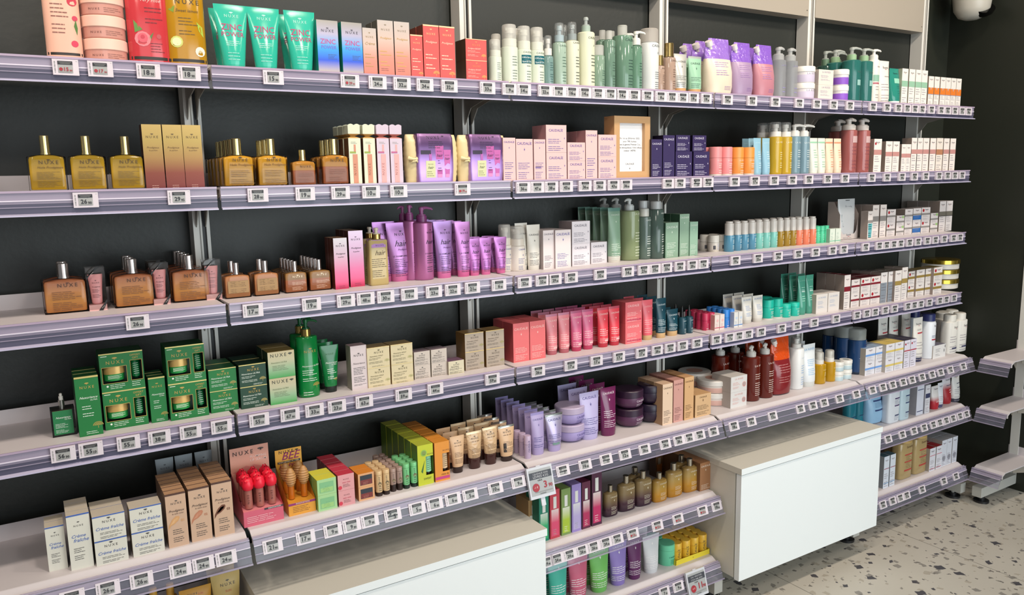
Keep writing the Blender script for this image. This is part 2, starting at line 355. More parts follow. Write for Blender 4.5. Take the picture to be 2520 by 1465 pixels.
# dome camera near the corner
r = empty('dome_camera', (2.83, -.08, 1.905)); g = G()
g.loft([(-.075, .022, .022, 2), (-.066, .045, .045, 2), (-.04, .062, .062, 2), (.01, .068, .068, 2), (.055, .066, .066, 2)], [mat('#bdb8ad', 's')], 28); obj('housing', g, r)
g = G(); g.loft([(-.03, .004, .004, 2), (-.026, .026, .026, 2), (-.012, .04, .04, 2), (.004, .043, .043, 2)], [mat('#060606', 'g')], 24); o = obj('dark_dome', g, r); o.rotation_euler = (math.radians(30), math.radians(-28), 0); o.location = (.008, -.036, -.036)
g = G(); g.box(-.05, -.01, .055, .05, .136, .08, mat('#bdb8ad', 's')); obj('mounting_plate', g, r)
tag(r, 'white security camera with dark dome on the wall at top right', 'camera')
# ------------------------------------------------------------------ product shapes: each returns a root built at the origin, front towards -y
def M1(c): return mat(*c) if isinstance(c, tuple) else mat(c)
def carton(w, h, s):
    d = s['d']; g = G(); g.fy = -d/2
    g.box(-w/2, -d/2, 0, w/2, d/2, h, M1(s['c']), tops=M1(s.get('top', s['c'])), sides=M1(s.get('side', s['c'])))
    if 'edge' in s: g.fy = -d/2-.0002; g.rect(-w/2, h*.975, w/2, h, M1(s['edge'])); g.box(-w/2, -d/2, h, w/2, -d/2+.0015, h+.0004, M1(s['edge'])); g.fy = -d/2
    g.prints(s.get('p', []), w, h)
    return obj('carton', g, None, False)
def root(s): return empty(s.get('name', s['f'].__name__))
def tube(w, h, s):
    r = root(s); cr = s.get('cr', .36)*w; ch = s.get('ch', .13)*h; e = s.get('e', .75)
    g = G(); g.loft([(0, cr*.93, cr*e*.93, 2), (.001, cr*.96, cr*e*.96, 2), (ch, cr, cr*e, 2)], [M1(s.get('cap', s['c']))]); obj('cap', g, r)
    b = M1(s['c']); t = M1(s.get('crimp', s['c'])); g = G(); R0 = cr*1.04; w2 = w/2; g.secs = None
    secs = [(ch, R0*.97, R0*e*.97, 2), (ch+.002, R0, R0*e, 2)]
    for q in (.25, .5, .75, .93): secs.append((ch+(h*.94-ch)*q, R0+(w2-R0)*q, R0*e*(1-q**1.3)+.0016, 2))
    secs += [(h*.94, w2, .0013, 2), (h, w2*1.01, .0009, 2)]
    g.loft(secs, [b]*(len(secs)-2)+[t], 24); g.prints(s.get('p', []), w, h); obj('tube_body', g, r)
    return r
def bottle(w, h, s):
    """body plus closure 'top': cap, mist, foam, pump, dropper, gold"""
    r = root(s); bh = s.get('bh', .8)*h; n = s.get('n', 2); rx = w/2; ry = w/2*s.get('e', 1); nr = s.get('nr', .2)*w; sh = s.get('sh', .05)*h
    B = M1(s['c']); g = G()
    secs = [(0, rx*.90, ry*.90, n), (.0015, rx*.97, ry*.97, n), (.004, rx, ry, n)]
    if 'c2' in s: secs += [(bh*s['c2'][0], rx, ry, n), (bh*s['c2'][0]+.0005, rx, ry, n)]
    tp = s.get('taper', 1); secs += [(bh-sh, rx*tp, ry*tp, n), (bh-sh*.35, rx*tp*.93, ry*tp*.93, n), (bh, max(nr, rx*tp*s.get('shr', .55)), max(nr*.9, ry*tp*s.get('shr', .55)), 2), (bh+.001, nr, nr, 2)]
    ms = [M1(s['c2'][1])]*4+[B]*9 if 'c2' in s else [B]
    g.loft(secs, ms, 26); g.prints(s.get('p', []), w, h); obj('bottle_body', g, r)
    t = s['top']; K = M1(s.get('k', ('#d9d6d0', 's'))); CL = M1(s.get('kc', ('#dfe3e2', 'c'))); z = bh+.0005
    if t == 'cap':
        g = G(); R = s.get('kr', .25)*w; g.cyl(0, 0, z, h, R, K, 20, .12); obj('cap', g, r)
    elif t == 'gold':
        g = G(); R = s.get('kr', .14)*w; g.cyl(0, 0, z, z+.002, R*1.1, K); g.cyl(0, 0, z+.002, h, R, K, 22, .06); obj('cap', g, r)
    elif t in ('mist', 'foam'):
        R = s.get('kr', .3)*w; g = G(); g.cyl(0, 0, z, z+(h-z)*.35, R, K, 20, .05); obj('collar', g, r)
        g = G(); g.cyl(0, 0, z+(h-z)*.35, z+(h-z)*.6, R*.45, K); g.cyl(0, 0, z+(h-z)*.6, z+(h-z)*.84, R*.6, K)
        if t == 'foam': g.box(-R*.75, -R*.3, z+(h-z)*.72, 0, R*.3, z+(h-z)*.84, K)
        obj('pump_head', g, r)
        g = G(); g.loft([(z+(h-z)*.30, R*.98, R*.98, 2), (h-.004, R*.96, R*.96, 2), (h-.001, R*.88, R*.88, 2), (h, R*.7, R*.7, 2)], [CL], 22); obj('clear_cap', g, r)
    elif t == 'pump':
        R = s.get('kr', .2)*w; H = h-z; g = G(); g.cyl(0, 0, z, z+H*.42, R, M1(s.get('kk', s.get('k', ('#d9d6d0', 's')))), 18, .06); obj('collar', g, r)
        nz = s.get('nz', 1); L = s.get('nl', .30)*w; g = G(); g.cyl(0, 0, z+H*.42, z+H*.5, R*.8, K, 14); g.cyl(0, 0, z+H*.5, z+H*.80, R*.38, K, 12)
        g.cyl(0, 0, z+H*.78, z+H*.98, R*.52, K, 14, .2); g.tube([(0, 0, z+H*.9), (nz*L*.5, -L*.25, z+H*.93), (nz*L, -L*.5, z+H*.86), (nz*L*1.12, -L*.56, z+H*.78)], [R*.34, R*.27, R*.2, R*.15], K, 10); obj('pump_head', g, r)
    elif t == 'dropper':
        R = s.get('kr', .22)*w; H = h-z; g = G(); g.cyl(0, 0, z, z+H*.45, R, M1(s.get('kk', ('#101010', 's'))), 16, .05); obj('collar', g, r)
        g = G(); g.loft([(z+H*.45, R*.6, R*.6, 2), (z+H*.8, R*.5, R*.5, 2), (z+H*.96, R*.35, R*.35, 2), (h, R*.12, R*.12, 2)], [K], 14); obj('rubber_bulb', g, r)
    return r
def flacon(w, h, s):                          # rectangular oil bottle with clear glass walls
    r = root(s); d = s.get('d', .45)*w; bh = s.get('bh', .68)*h; C = M1((s.get('glass', ('#d8cdb0', 'c'))[0], 'x')); Lq = M1(s['c']); sh = bh*.10
    g = G(); g.loft([(0, w*.49, d*.48, 9), (.003, w*.5, d*.5, 9), (bh*.925, w*.5, d*.5, 9), (bh*.94, w*.485, d*.49, 9), (bh*.965, w*.40, d*.46, 6), (bh*.985, w*.27, d*.40, 3), (bh, w*.17, d*.34, 2)], [C], 36); obj('glass_bottle', g, r)
    z0 = bh*.045; i = .91; g = G(); lt = bh*.925
    mid = s.get('mid')
    secs = [(z0, w*.5*i*.97, d*.42, 9), (z0+.002, w*.5*i, d*.44, 9)]; ms = [Lq]
    if mid: secs += [(bh*mid[0], w*.5*i, d*.44, 9), (bh*mid[0]+.0005, w*.5*i, d*.44, 9)]; ms = [M1(mid[1])]*3+[Lq]*5
    secs += [(lt-.004, w*.5*i, d*.44, 9), (lt, w*.5*i*.95, d*.42, 7), (bh-sh*.2, w*.24, d*.3, 3)]
    g.loft(secs, ms, 36); obj('oil', g, r)
    g = G(); g.secs = [(0, w*.5, d*.5, 9), (bh, w*.5, d*.5, 9)]; g.prints(s.get('p', []), w, bh); obj('printed_text', g, r)
    kr = s.get('kr', .125)*w; g = G(); K = M1(s.get('k', ('#dcc78e', 'm'))); g.cyl(0, 0, bh, bh+.003, kr*1.12, K, 22); g.cyl(0, 0, bh+.003, h, kr, K, 26, .1); obj('cap', g, r)
    return r
def jar(w, h, s):
    r = root(s); R = w/2; z = s.get('bh', .55)*h; rnd = s.get('round', 0)
    g = G()
    if rnd: secs = [(0, R*.55, R*.55, 2), (z*.12, R*.78, R*.78, 2), (z*.35, R*.93, R*.93, 2), (z*.65, R*1.0, R*1.0, 2), (z, R*.97, R*.97, 2)]
    else: secs = [(0, R*.90, R*.90, 2), (.002, R*.95, R*.95, 2), (z, R*.95, R*.95, 2)]
    ms = [M1(s['c'])]
    if 'band' in s: secs = [(0, R*.90, R*.90, 2), (.002, R*.95, R*.95, 2), (z*.08, R*.955, R*.955, 2), (z*.08+.0002, R*.957, R*.957, 2), (z*.75, R*.957, R*.957, 2), (z*.75+.0002, R*.95, R*.95, 2), (z, R*.95, R*.95, 2)]; ms = [M1(s['c'])]*3+[M1(s['band'])]+[M1(s['c'])]*4
    g.loft(secs, ms, 32); g.prints(s.get('p', []), w, h); obj('jar_body', g, r)
    g = G(); L = M1(s['lid']); g.loft([(z, R*.96, R*.96, 2), (z+.001, R, R, 2), (h-.002, R, R, 2), (h, R*.955, R*.955, 2)], [L], 32)
    if 'disc' in s: g.add([(R*.5*math.cos(i*math.pi/10), R*.5*math.sin(i*math.pi/10), h+.0003) for i in range(20)], [tuple(range(20))], M1(s['disc']))
    if 'rl' in s:
        for i in range(7): g.box(-R*.4+i*R*.13, -R*.3, h, -R*.36+i*R*.13, R*.3, h+.0003, M1(s['rl']))
    obj('lid', g, r)
    return r
def stick(w, h, s):                           # round stick: body, cap, optional foot
    r = root(s); R = w/2; z = s.get('bh', .6)*h; f = s.get('foot', 0)*h; g = G(); B = M1(s['c'])
    g.loft([(f, R*.95, R*.95, 2), (f+.0012, R*.99, R*.99, 2), (z, R*.99, R*.99, 2)], [B], 22); g.prints(s.get('p', []), w, h); obj('stick_body', g, r)
    if f: g = G(); g.cyl(0, 0, 0, f, R*s.get('fr', .99), M1(s['fc']), 22); obj('base', g, r)
    g = G(); K = M1(s['k']); kr = s.get('kr', 1)*R
    if s.get('step'): g.loft([(z, kr, kr, 2), (h*.93, kr, kr, 2), (h*.94, kr*.82, kr*.82, 2), (h-.001, kr*.82, kr*.82, 2), (h, kr*.75, kr*.75, 2)], [K], 20)
    else: g.loft([(z+.0006, kr, kr, 2), (h-.0015, kr, kr, 2), (h, kr*.93, kr*.93, 2)], [K], 22)
    obj('cap', g, r)
    return r
def pouch(w, h, s):
    r = root(s); g = G(); A = M1(s['c']); T = M1(s['tc']); q = s.get('q', .62); d = .30*w
    g.loft([(0, w*.42, d*.34, 2.4), (.004, w*.46, d*.9, 2.4), (h*.15, w*.49, d*1.05, 2.3), (h*.4, w*.5, d, 2.2), (h*q, w*.49, d*.62, 2.1), (h*q+.0005, w*.49, d*.60, 2.1), (h*.78, w*.48, d*.30, 2, .0, .002), (h*.9, w*.44, d*.12, 2, w*.05, .004), (h*.97, w*.40, .0012, 2, w*.10, .006), (h, w*.385, .0008, 2, w*.115, .007)],
           [A]*5+[T]*6, 28); g.prints(s.get('p', []), w, h); obj('pouch_body', g, r)
    g = G(); K = M1(('#ded6d2', 's')); a = Vector((-w*.30, -d*.05, h*.83)); n = Vector((-.45, -.1, .8)).normalized(); g.tube([a-n*.006, a+n*.004, a+n*.0042, a+n*.018], [w*.06, w*.06, w*.10, w*.10], K, 14); obj('spout_cap', g, r)
    return r
def cracker(w, h, s):
    r = root(s); d = s['d']; b = h*.765; A = M1(s['c']); g = G(); g.fy = -d/2
    g.box(-w/2, -d/2, 0, w/2, d/2, b, A, sides=M1(s['side'])); g.prints(s['p'], w, h); obj('carton', g, r, False)
    g = G(); q = [(-1, -1), (1, -1), (1, 1), (-1, 1)]
    for z0, k0, z1, k1, c in ((b, 1, h*.80, .32, s['top']), (h*.80, .32, h*.835, .98, s['top']), (h*.835, .98, h*.97, 1, s['c'])):
        v = [(a*w/2*k0, e*d/2*k0, z0) for a, e in q]+[(a*w/2*k1, e*d/2*k1, z1) for a, e in q]
        g.add(v, [(0, 1, 5, 4), (1, 2, 6, 5), (2, 3, 7, 6), (3, 0, 4, 7)], M1(c))
    vs = []; N = 16
    for i in range(N+1):
        x = -w/2+w*i/N; vs += [(x, -d/2, h*.97), (x, -d/2, h*.98+h*.02*abs(math.sin(2*math.pi*i/N)))]
    for yy in (0, d):
        g.add([(a, e+yy, c) for a, e, c in vs], [(2*i, 2*i+2, 2*i+3, 2*i+1) for i in range(N)], A)
    obj('scalloped_top', g, r, False)
    return r
def kit_bag(w, h, s):
    r = root(s); C = mat('#e3cf9f', 's'); g = G(); rr = random.Random(2)
    secs = []
    for i in range(19):
        t = i/18; bul = max(.35, math.sin(math.pi*(.10+.80*t)))**.45; q_ = .0010*(i % 2)
        secs.append((h*.975*t, w*.5*(.84+.16*bul)+q_, w*.20*bul*(.6 if t > .93 else 1)+q_, 2.5))
    g.loft(secs, [C], 36); obj('fabric_pouch', g, r)
    g = G(); x = -w*.40; y = -w*.155
    g.tube([(x-.012, y, h*.50), (x-.003, y-.006, h*.475), (x+.004, y-.006, h*.48), (x+.012, y, h*.51), (x+.003, y-.006, h*.47), (x-.006, y-.004, h*.43), (x+.006, y-.006, h*.44), (x+.010, y-.002, h*.39)], [.005, .003, .003, .005, .003, .003, .002, .003], C); obj('drawstring', g, r)
    g = G(); S_ = mat('#a07cba>#b793d6>#a882c8>#6f4c80>#5f4370>#76527f', 'f'); g.loft([(h*.015, w*.335, w*.215, 12), (h*.3, w*.35, w*.225, 12), (h*.7, w*.35, w*.225, 12), (h*.90, w*.345, w*.215, 12), (h*.985, w*.335, w*.17, 12)], [S_], 60)
    P = [('T', 'NUXE', -.05, .88, .24, '#2c1836'), ('K', .14, .92, .05, '#2c1836'), ('L', -.14, .82, .70, 4, .30, '#2c1836'), ('R', -.29, .57, -.10, .65, '#2b1b35')]
    P += [('R', -.20, .10, -.02, .44, '#cfcf9f'), ('R', -.135, .44, -.085, .58, '#b05fae'), ('P', [(.02, .12), (.11, .12), (.145, .74), (-.02, .74)], '#b8559e'), ('P', [(.17, .12), (.25, .12), (.285, .66), (.14, .66)], '#c05fa6'), ('R', .02, .10, .11, .17, '#d98bc0'), ('R', .17, .10, .25, .17, '#d98bc0'),
          ('T', 'NUXE', -.11, .36, .09, '#55563a'), ('I', 'hair', -.11, .28, .10, '#55563a'), ('T', 'NUXE', .06, .62, .09, '#47204a'), ('I', 'hair', .065, .52, .11, '#47204a'), ('T', 'NUXE', .21, .54, .08, '#47204a'), ('I', 'hair', .21, .46, .09, '#47204a'), ('L', -.18, .22, .14, 3, .14, '#77774f'), ('L', .03, .44, .24, 5, .08, '#5a2c5c')]
    g.prints(P, w, h); obj('paper_sleeve', g, r)
    return r
def frame(w, h, s):
    r = root(s); d = .042; t = w*.15; Wd = mat('#c2986a', ''); g = G()
    g.box(-w/2, -d/2, 0, w/2, d/2, t*.95, Wd); g.box(-w/2, -d/2, h-t*.95, w/2, d/2, h, Wd); g.box(-w/2, -d/2, t*.95, -w/2+t, d/2, h-t*.95, Wd); g.box(w/2-t, -d/2, t*.95, w/2, d/2, h-t*.95, Wd); obj('wooden_frame', g, r, False)
    g = G(); g.fy = -d/2+.011; g.box(-w/2+t, g.fy, t*.95, w/2-t, d/2, h-t*.95, mat('#f1f1f3')); K = '#4a4744'
    g.prints([('T', 'Du 1er au 28 février 2025,', 0, .635, .56, K), ('T', "pour 79€ d'achats", 0, .585, .37, K), ('T', 'dans la gamme Premier Cru,', 0, .535, .60, K), ('T', 'huile démaquillante 150ml offerte', 0, .485, .66, K), ('T', '(valeur 14€90)', 0, .435, .33, K), ('T', 'CAUDALÍE', 0, .22, .24, K), ('G', 0, .16, .04, K)], w, h)
    obj('printed_notice', g, r, False)
    return r
def hollow_front(g, w, h, d, wins, mt, top, side, back):
    xs = sorted({-.5, .5, *[a for q in wins for a in (q[0], q[2])]}); zs_ = sorted({0, 1, *[a for q in wins for a in (q[1], q[3])]})
    for i in range(len(xs)-1):
        for j in range(len(zs_)-1):
            cx, cz = (xs[i]+xs[i+1])/2, (zs_[j]+zs_[j+1])/2
            if any(q[0] < cx < q[2] and q[1] < cz < q[3] for q in wins): continue
            g.add([(xs[i]*w, -d/2, zs_[j]*h), (xs[i+1]*w, -d/2, zs_[j]*h), (xs[i+1]*w, -d/2, zs_[j+1]*h), (xs[i]*w, -d/2, zs_[j+1]*h)], [(0, 1, 2, 3)], mt)
    a, b, z = w/2, d/2, h
    g.add([(-a, -b, 0), (-a, b, 0), (-a, b, z), (-a, -b, z)], [(0, 3, 2, 1)], side); g.add([(a, -b, 0), (a, b, 0), (a, b, z), (a, -b, z)], [(0, 1, 2, 3)], side)
    g.add([(-a, -b, z), (a, -b, z), (a, b, z), (-a, b, z)], [(0, 1, 2, 3)], top); g.add([(-a, -b, 0), (a, -b, 0), (a, b, 0), (-a, b, 0)], [(3, 2, 1, 0)], mt); g.add([(-a, b, 0), (a, b, 0), (a, b, z), (-a, b, z)], [(3, 2, 1, 0)], mt)
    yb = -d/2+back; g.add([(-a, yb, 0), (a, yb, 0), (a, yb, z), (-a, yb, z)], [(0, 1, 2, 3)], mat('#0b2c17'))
def gift_box(w, h, s):
    r = root(s); d = .058; A = mat('#0a7030'); g = G(); g.fy = -d/2; GO = '#b99b4e'
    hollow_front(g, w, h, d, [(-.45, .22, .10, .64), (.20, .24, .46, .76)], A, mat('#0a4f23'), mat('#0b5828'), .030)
    g.rect(-w/2, h*.975, w/2, h, mat('#d8c47c', 'f')); g.box(-w/2, -d/2-.0003, h-.0012, w/2, -d/2+.001, h+.0004, mat('#d8c47c', 'f'))
    for x0, z0, x1, z1 in ((-.46, .21, .11, .65), (.19, .23, .47, .77)):
        for q in ((x0, z0, x0+.01, z1), (x1-.01, z0, x1, z1), (x0, z0, x1, z0+.012), (x0, z1-.012, x1, z1)): g.rect(q[0]*w, q[1]*h, q[2]*w, q[3]*h, mat(GO))
    g.prints([('T', 'NUXE', -.15, .72, .40, GO), ('K', -.15, .84, .12, GO), ('T', 'OFFERT', .32, .875, .24, GO), ('T', 'GIFT', .32, .80, .14, GO), ('R', -.46, .925, -.32, .94, '#e8eedd'), ('O', -.36, .145, .025, '#e9efe0'), ('L', -.30, .17, .08, 3, .42, '#dfe8d8'), ('L', .20, .19, .09, 3, .25, '#dfe8d8')], w, h)
    obj('carton', g, r, False)
    g = G(); x = -.175*w; R = .262*w; y = -d/2+.0285
    g.loft([(h*.235, R*.8, .020, 2.5), (h*.26, R*.95, .025, 2.5), (h*.44, R*.98, .026, 2.5)], [mat('#2f9a4c', 'g')], 22, x, y); g.secs = [(0, R, .026, 2.5), (h, R, .026, 2.5)]
    g.loft([(h*.44, R, .0265, 3), (h*.63, R, .0265, 3)], [mat('#d2ab66', 'f')], 22, x, y)
    for i in range(4): g.add([(x-R*.6, y-.0268, h*(.40-.025*i)), (x+R*(.6-.2*(i % 2)), y-.0268, h*(.40-.025*i)), (x+R*(.6-.2*(i % 2)), y-.0268, h*(.41-.025*i)), (x-R*.6, y-.0268, h*(.41-.025*i))], [(0, 1, 2, 3)], mat('#cfe8c8'))
    obj('cream_jar', g, r)
    g = G(); x = .33*w; y = -d/2+.018
    g.loft([(h*.25, .07*w, .008, 2), (h*.30, .075*w, .009, 2), (h*.30, .10*w, .012, 2), (h*.75, .12*w, .002, 2)], [mat('#0b3f22', 'g'), mat('#0b3f22', 'g'), mat('#0d6b36', 'g')], 16, x, y)
    for i in range(6): g.add([(x-.06*w, y-.0135+.0016*i, h*(.38+.05*i)), (x+.06*w, y-.0135+.0016*i, h*(.385+.05*i)), (x+.06*w, y-.0135+.0016*i, h*(.395+.05*i)), (x-.06*w, y-.0135+.0016*i, h*(.39+.05*i))], [(0, 1, 2, 3)], mat('#d6e6d6'))
    obj('gift_tube', g, r)
    return r
def cut_box(w, h, s):
    r = root(s); d = s['d']; g = G(); g.fy = -d/2; A = M1(s['c']); B = M1(s['side'])
    hollow_front(g, w, h, d, [(.02, .24, .5, .70)], A, M1(s['top']), B, d*.92)
    # open the corner on the right side as well
    g.f = [f for f in g.f]; k = 0
    g.prints(s['p'], w, h); obj('carton', g, r, False)
    g = G(); R = w*.22; g.loft([(h*.24, R*.7, R*.7, 2), (h*.30, R*.7, R*.7, 2)], [mat('#2a1d18', 's')], 14, w*.24, -d/2+R+.002); g.loft([(h*.30, R, R, 2), (h*.72, R*1.05, R*.6, 2)], [M1(s['tube'])], 14, w*.24, -d/2+R+.002)
    for i in range(6): g.add([(w*.12, -d/2+.0012, h*(.36+.05*i)), (w*.34, -d/2+.0012, h*(.36+.05*i)), (w*.34, -d/2+.0012, h*(.37+.05*i)), (w*.12, -d/2+.0012, h*(.37+.05*i))], [(0, 1, 2, 3)], mat('#3c4a34'))
    obj('inner_tube', g, r)
    return r
def clear_box(w, h, s):
    r = root(s); d = s['d']; g = G(); g.box(-w/2, -d/2, .003, w/2, d/2, h, mat('#c9bdb4', 'x'), tops=mat('#8a7f74', 'c')); g.box(-w/2, d/2-.0006, .003, w/2, d/2, h, mat('#5a5048', 't')); obj('clear_sleeve', g, r, False)
    g = G(); g.box(-w/2+.001, -d/2+.001, 0, w/2-.001, d/2-.001, .0115, mat('#f0b9b4')); obj('pink_base', g, r, False)
    g = G(); P = mat('#e79b9b', 's'); g.loft([(.012, w*.24, w*.20, 2), (h*.17, w*.25, w*.21, 2), (h*.17, w*.28, w*.23, 2), (h*.5, w*.33, w*.17, 2), (h*.80, w*.40, .003, 2), (h*.83, w*.40, .002, 2)], [P], 20); k = '#6b3b3f'
    g.secs = [(0, w*.3, w*.23, 2), (h*.4, w*.32, w*.20, 2), (h*.83, w*.40, .003, 2)]
    g.prints([('T', 'NUXE', 0, .62, .38, k), ('K', 0, .68, .10, k), ('I', 'Prodigieuse', 0, .53, .42, k), ('L', -.22, .48, .30, 7, .44, k)], w, h); obj('sample_tube', g, r)
    g = G(); Bk = mat('#16100f', 's'); y = -d/2-.0006; e = .0052
    g.add([(-w/2, y, h*.72), (-w/2, y, h*.72+e), (w*.25, y, h+.0004), (w*.25-e*1.2, y, h+.0004)], [(0, 3, 2, 1)], Bk); g.add([(-w/2+.0, y, h*.72), (-w/2-.0006, y, h*.72+e), (-w/2-.0006, d*.3, h*.9+e), (-w/2-.0006, d*.3, h*.9)], [(0, 1, 2, 3)], Bk)
    g.secs = None; g.fy = y-.0003; g.text('NUXE', -w*.16, h*.865, w*.22, mat('#e8ddd6'), rot=.75); obj('ribbon', g, r, False)
    g = G(); g.add([(w*.02, y, 0), (w*.02+e*1.4, y, 0), (w/2, y, h*.19), (w/2, y, h*.19+e)], [(0, 1, 2, 3)], Bk); g.fy = y-.0003; g.text('NUXE', w*.28, h*.075, w*.2, mat('#e8ddd6'), rot=.75); obj('ribbon', g, r, False)
    return r
def drop_box(w, h, s):                        # dropper bottle in open carton
    r = root(s); b = h*.66; d = w*.8; g = G(); g.fy = -d/2-.0006; g.box(-w/2, -d/2, 0, w/2, d/2, b*.99, mat('#0c0f0d', 't'))
    g.box(-w*.42, -d/2-.0005, .004, w*.40, d*.38, b*.95, mat('#17733f'), tops=mat('#b9834e')); G8 = '#dfe8dc'
    g.prints([('I', 'Nuxuriance', 0, .44, .6, G8), ('T', 'ULTRA', .2, .395, .28, G8), ('L', -.34, .31, .10, 8, .55, G8)], w, h); obj('carton', g, r, False)
    g = G(); R = w*.13; g.cyl(0, 0, b*.95, h*.84, R, mat('#b9b5ad', 'm'), 18, .05); g.cyl(0, 0, h*.84, h*.93, R*.75, mat('#d9d5cd', 's'), 16, .1); g.cyl(0, 0, h*.93, h, R*.5, mat('#d9d5cd', 's'), 16, .4); obj('dropper', g, r)
    return r
def refill_box(w, h, s):                      # open carton with a pouch standing up out of it
    r = root(s); d = w*.48; b = h*.62; Cc = mat('#ddd2cc'); g = G(); g.fy = -d/2
    g.add([(-w/2, -d/2, 0), (w/2, -d/2, 0), (w/2, -d/2, b), (w*.40, -d/2, b*.35), (w*.30, -d/2, b*.22), (-w*.30, -d/2, b*.22), (-w*.40, -d/2, b*.35), (-w/2, -d/2, b)], [(0, 1, 2, 3, 4, 5, 6, 7)], Cc)
    for x in (-w/2, w/2): g.add([(x, -d/2, 0), (x, d/2, 0), (x, d/2, h*.93), (x, 0, h*.93), (x, -d/2, b)], [(0, 1, 2, 3, 4)], mat('#b5a79f'))
    g.add([(-w/2, d/2, 0), (w/2, d/2, 0), (w/2, d/2, h*.93), (-w/2, d/2, h*.93)], [(0, 1, 2, 3)], Cc); g.box(-w/2, -d/2, 0, w/2, d/2, .001, Cc)
    g.prints([('T', 'Eucerin', 0, .095, .24, '#5d5560'), ('U', 0, .085, .08, '#b1495a'), ('L', -.3, .05, .03, 2, .6, '#8d8388')], w, h); obj('carton', g, r, False)
    g = G(); g.loft([(.002, w*.36, .012, 3), (h*.1, w*.38, .015, 3), (h*.5, w*.42, .013, 3), (h*.85, w*.45, .006, 3), (h, w*.46, .001, 3)], [mat('#cfd0d0', 's')], 22, 0, -d*.2)
    g.secs = [(0, w*.4, .016+d*.2, 8), (h, w*.46, .004+d*.2, 8)]; g.prints([('T', 'Eucerin', .05, .78, .34, '#6a6470'), ('U', .05, .765, .12, '#b1495a'), ('R', -.08, .955, .12, .97, '#2f3236'), ('R', -.34, .44, .34, .62, '#8fa0a2'), ('L', -.3, .40, .32, 3, .6, '#7b8388'), ('O', 0, .22, .05, '#6f7478')], w, h); obj('refill_pouch', g, r)
    return r
def lip_display(w, h, s):
    r = root(s); d = .095; f = h*.235; g = G(); g.fy = -d/2; a = w/2; b = d/2
    R1, P1 = mat('#cf5f74'), mat('#e58c93'); g.add([(-a, -b, 0), (a, -b, 0), (a, -b, f), (-a, -b, f)], [(0, 1, 2, 3)], R1)
    for x in (-a, a): g.add([(x, -b, 0), (x, b, 0), (x, b, h*.62), (x, b*.9, h*.62), (x, -b, f)], [(0, 1, 2, 3, 4)], mat('#d8596d'))
    g.add([(-a, -b, f*.93), (a, -b, f*.93), (a, b, f*1.0), (-a, b, f*1.0)], [(0, 1, 2, 3)], P1); g.add([(-a, -b, 0), (a, -b, 0), (a, b, 0), (-a, b, 0)], [(3, 2, 1, 0)], P1)
    g.prints([('L', -.42, .14, .06, 4, .8, '#f0c3c6')], w, h); g.rect(w*.02, f*.88, w*.5, f, mat('#3a2f38')); g.fy -= .0003; g.prints([('T', 'INNOVATION', .28, .212, .32, '#f3e6e2')], w, h); obj('tray', g, r, False)
    g = G(); g.box(-a, b-.001, f, a, b, h, mat('#e3a58f')); g.fy = b-.0014
    g.prints([('T', 'NUXE', -.16, .88, .52, '#2f2420'), ('K', .30, .91, .16, '#5b4640'), ('T', 'PLUMPING', .22, .81, .42, '#f4dcd2'), ('T', 'LIP SERUM', .22, .755, .42, '#f4dcd2'), ('P', [(-.45, .62), (-.1, .70), (0, .68), (.1, .70), (.45, .62), (.2, .56), (-.2, .56)], '#d98a80'), ('P', [(-.42, .57), (-.2, .545), (.2, .545), (.42, .57), (.15, .50), (-.15, .50)], '#e7b2ab')], w, h); obj('header_card', g, r, False)
    return r
def lip_serum(w, h, s):
    r = root(s); R = w*.36; g = G(); g.loft([(0, R, R, 2), (h*.56, R, R, 2)], [mat('#a5665c', 'g')], 16); g.secs = [(0, R, R, 2), (h, R, R, 2)]; g.text('NUXE', 0, h*.3, h*.28, mat('#57302c'), rot=math.pi/2); obj('serum_body', g, r)
    g = G(); Rd = mat('#e8203a', 's'); g.loft([(h*.56, R*1.0, R*1.0, 2), (h*.60, R*1.35, R*1.35, 2), (h*.72, R*1.5, R*1.5, 2), (h*.84, R*1.25, R*1.25, 2), (h*.9, R*1.0, R*1.0, 2), (h*.93, R*.5, R*.5, 2)], [Rd], 16)
    for k in range(5): a = k*1.26; g.tube([(R*.9*math.cos(a), R*.9*math.sin(a), h*.68), (R*.95*math.cos(a+.5), R*.95*math.sin(a+.5), h*.85), (R*.4*math.cos(a+1), R*.4*math.sin(a+1), h*(.98-.012*k))], [R*.55, R*.45, R*.2], Rd, 8)
    obj('rose_cap', g, r)
    return r
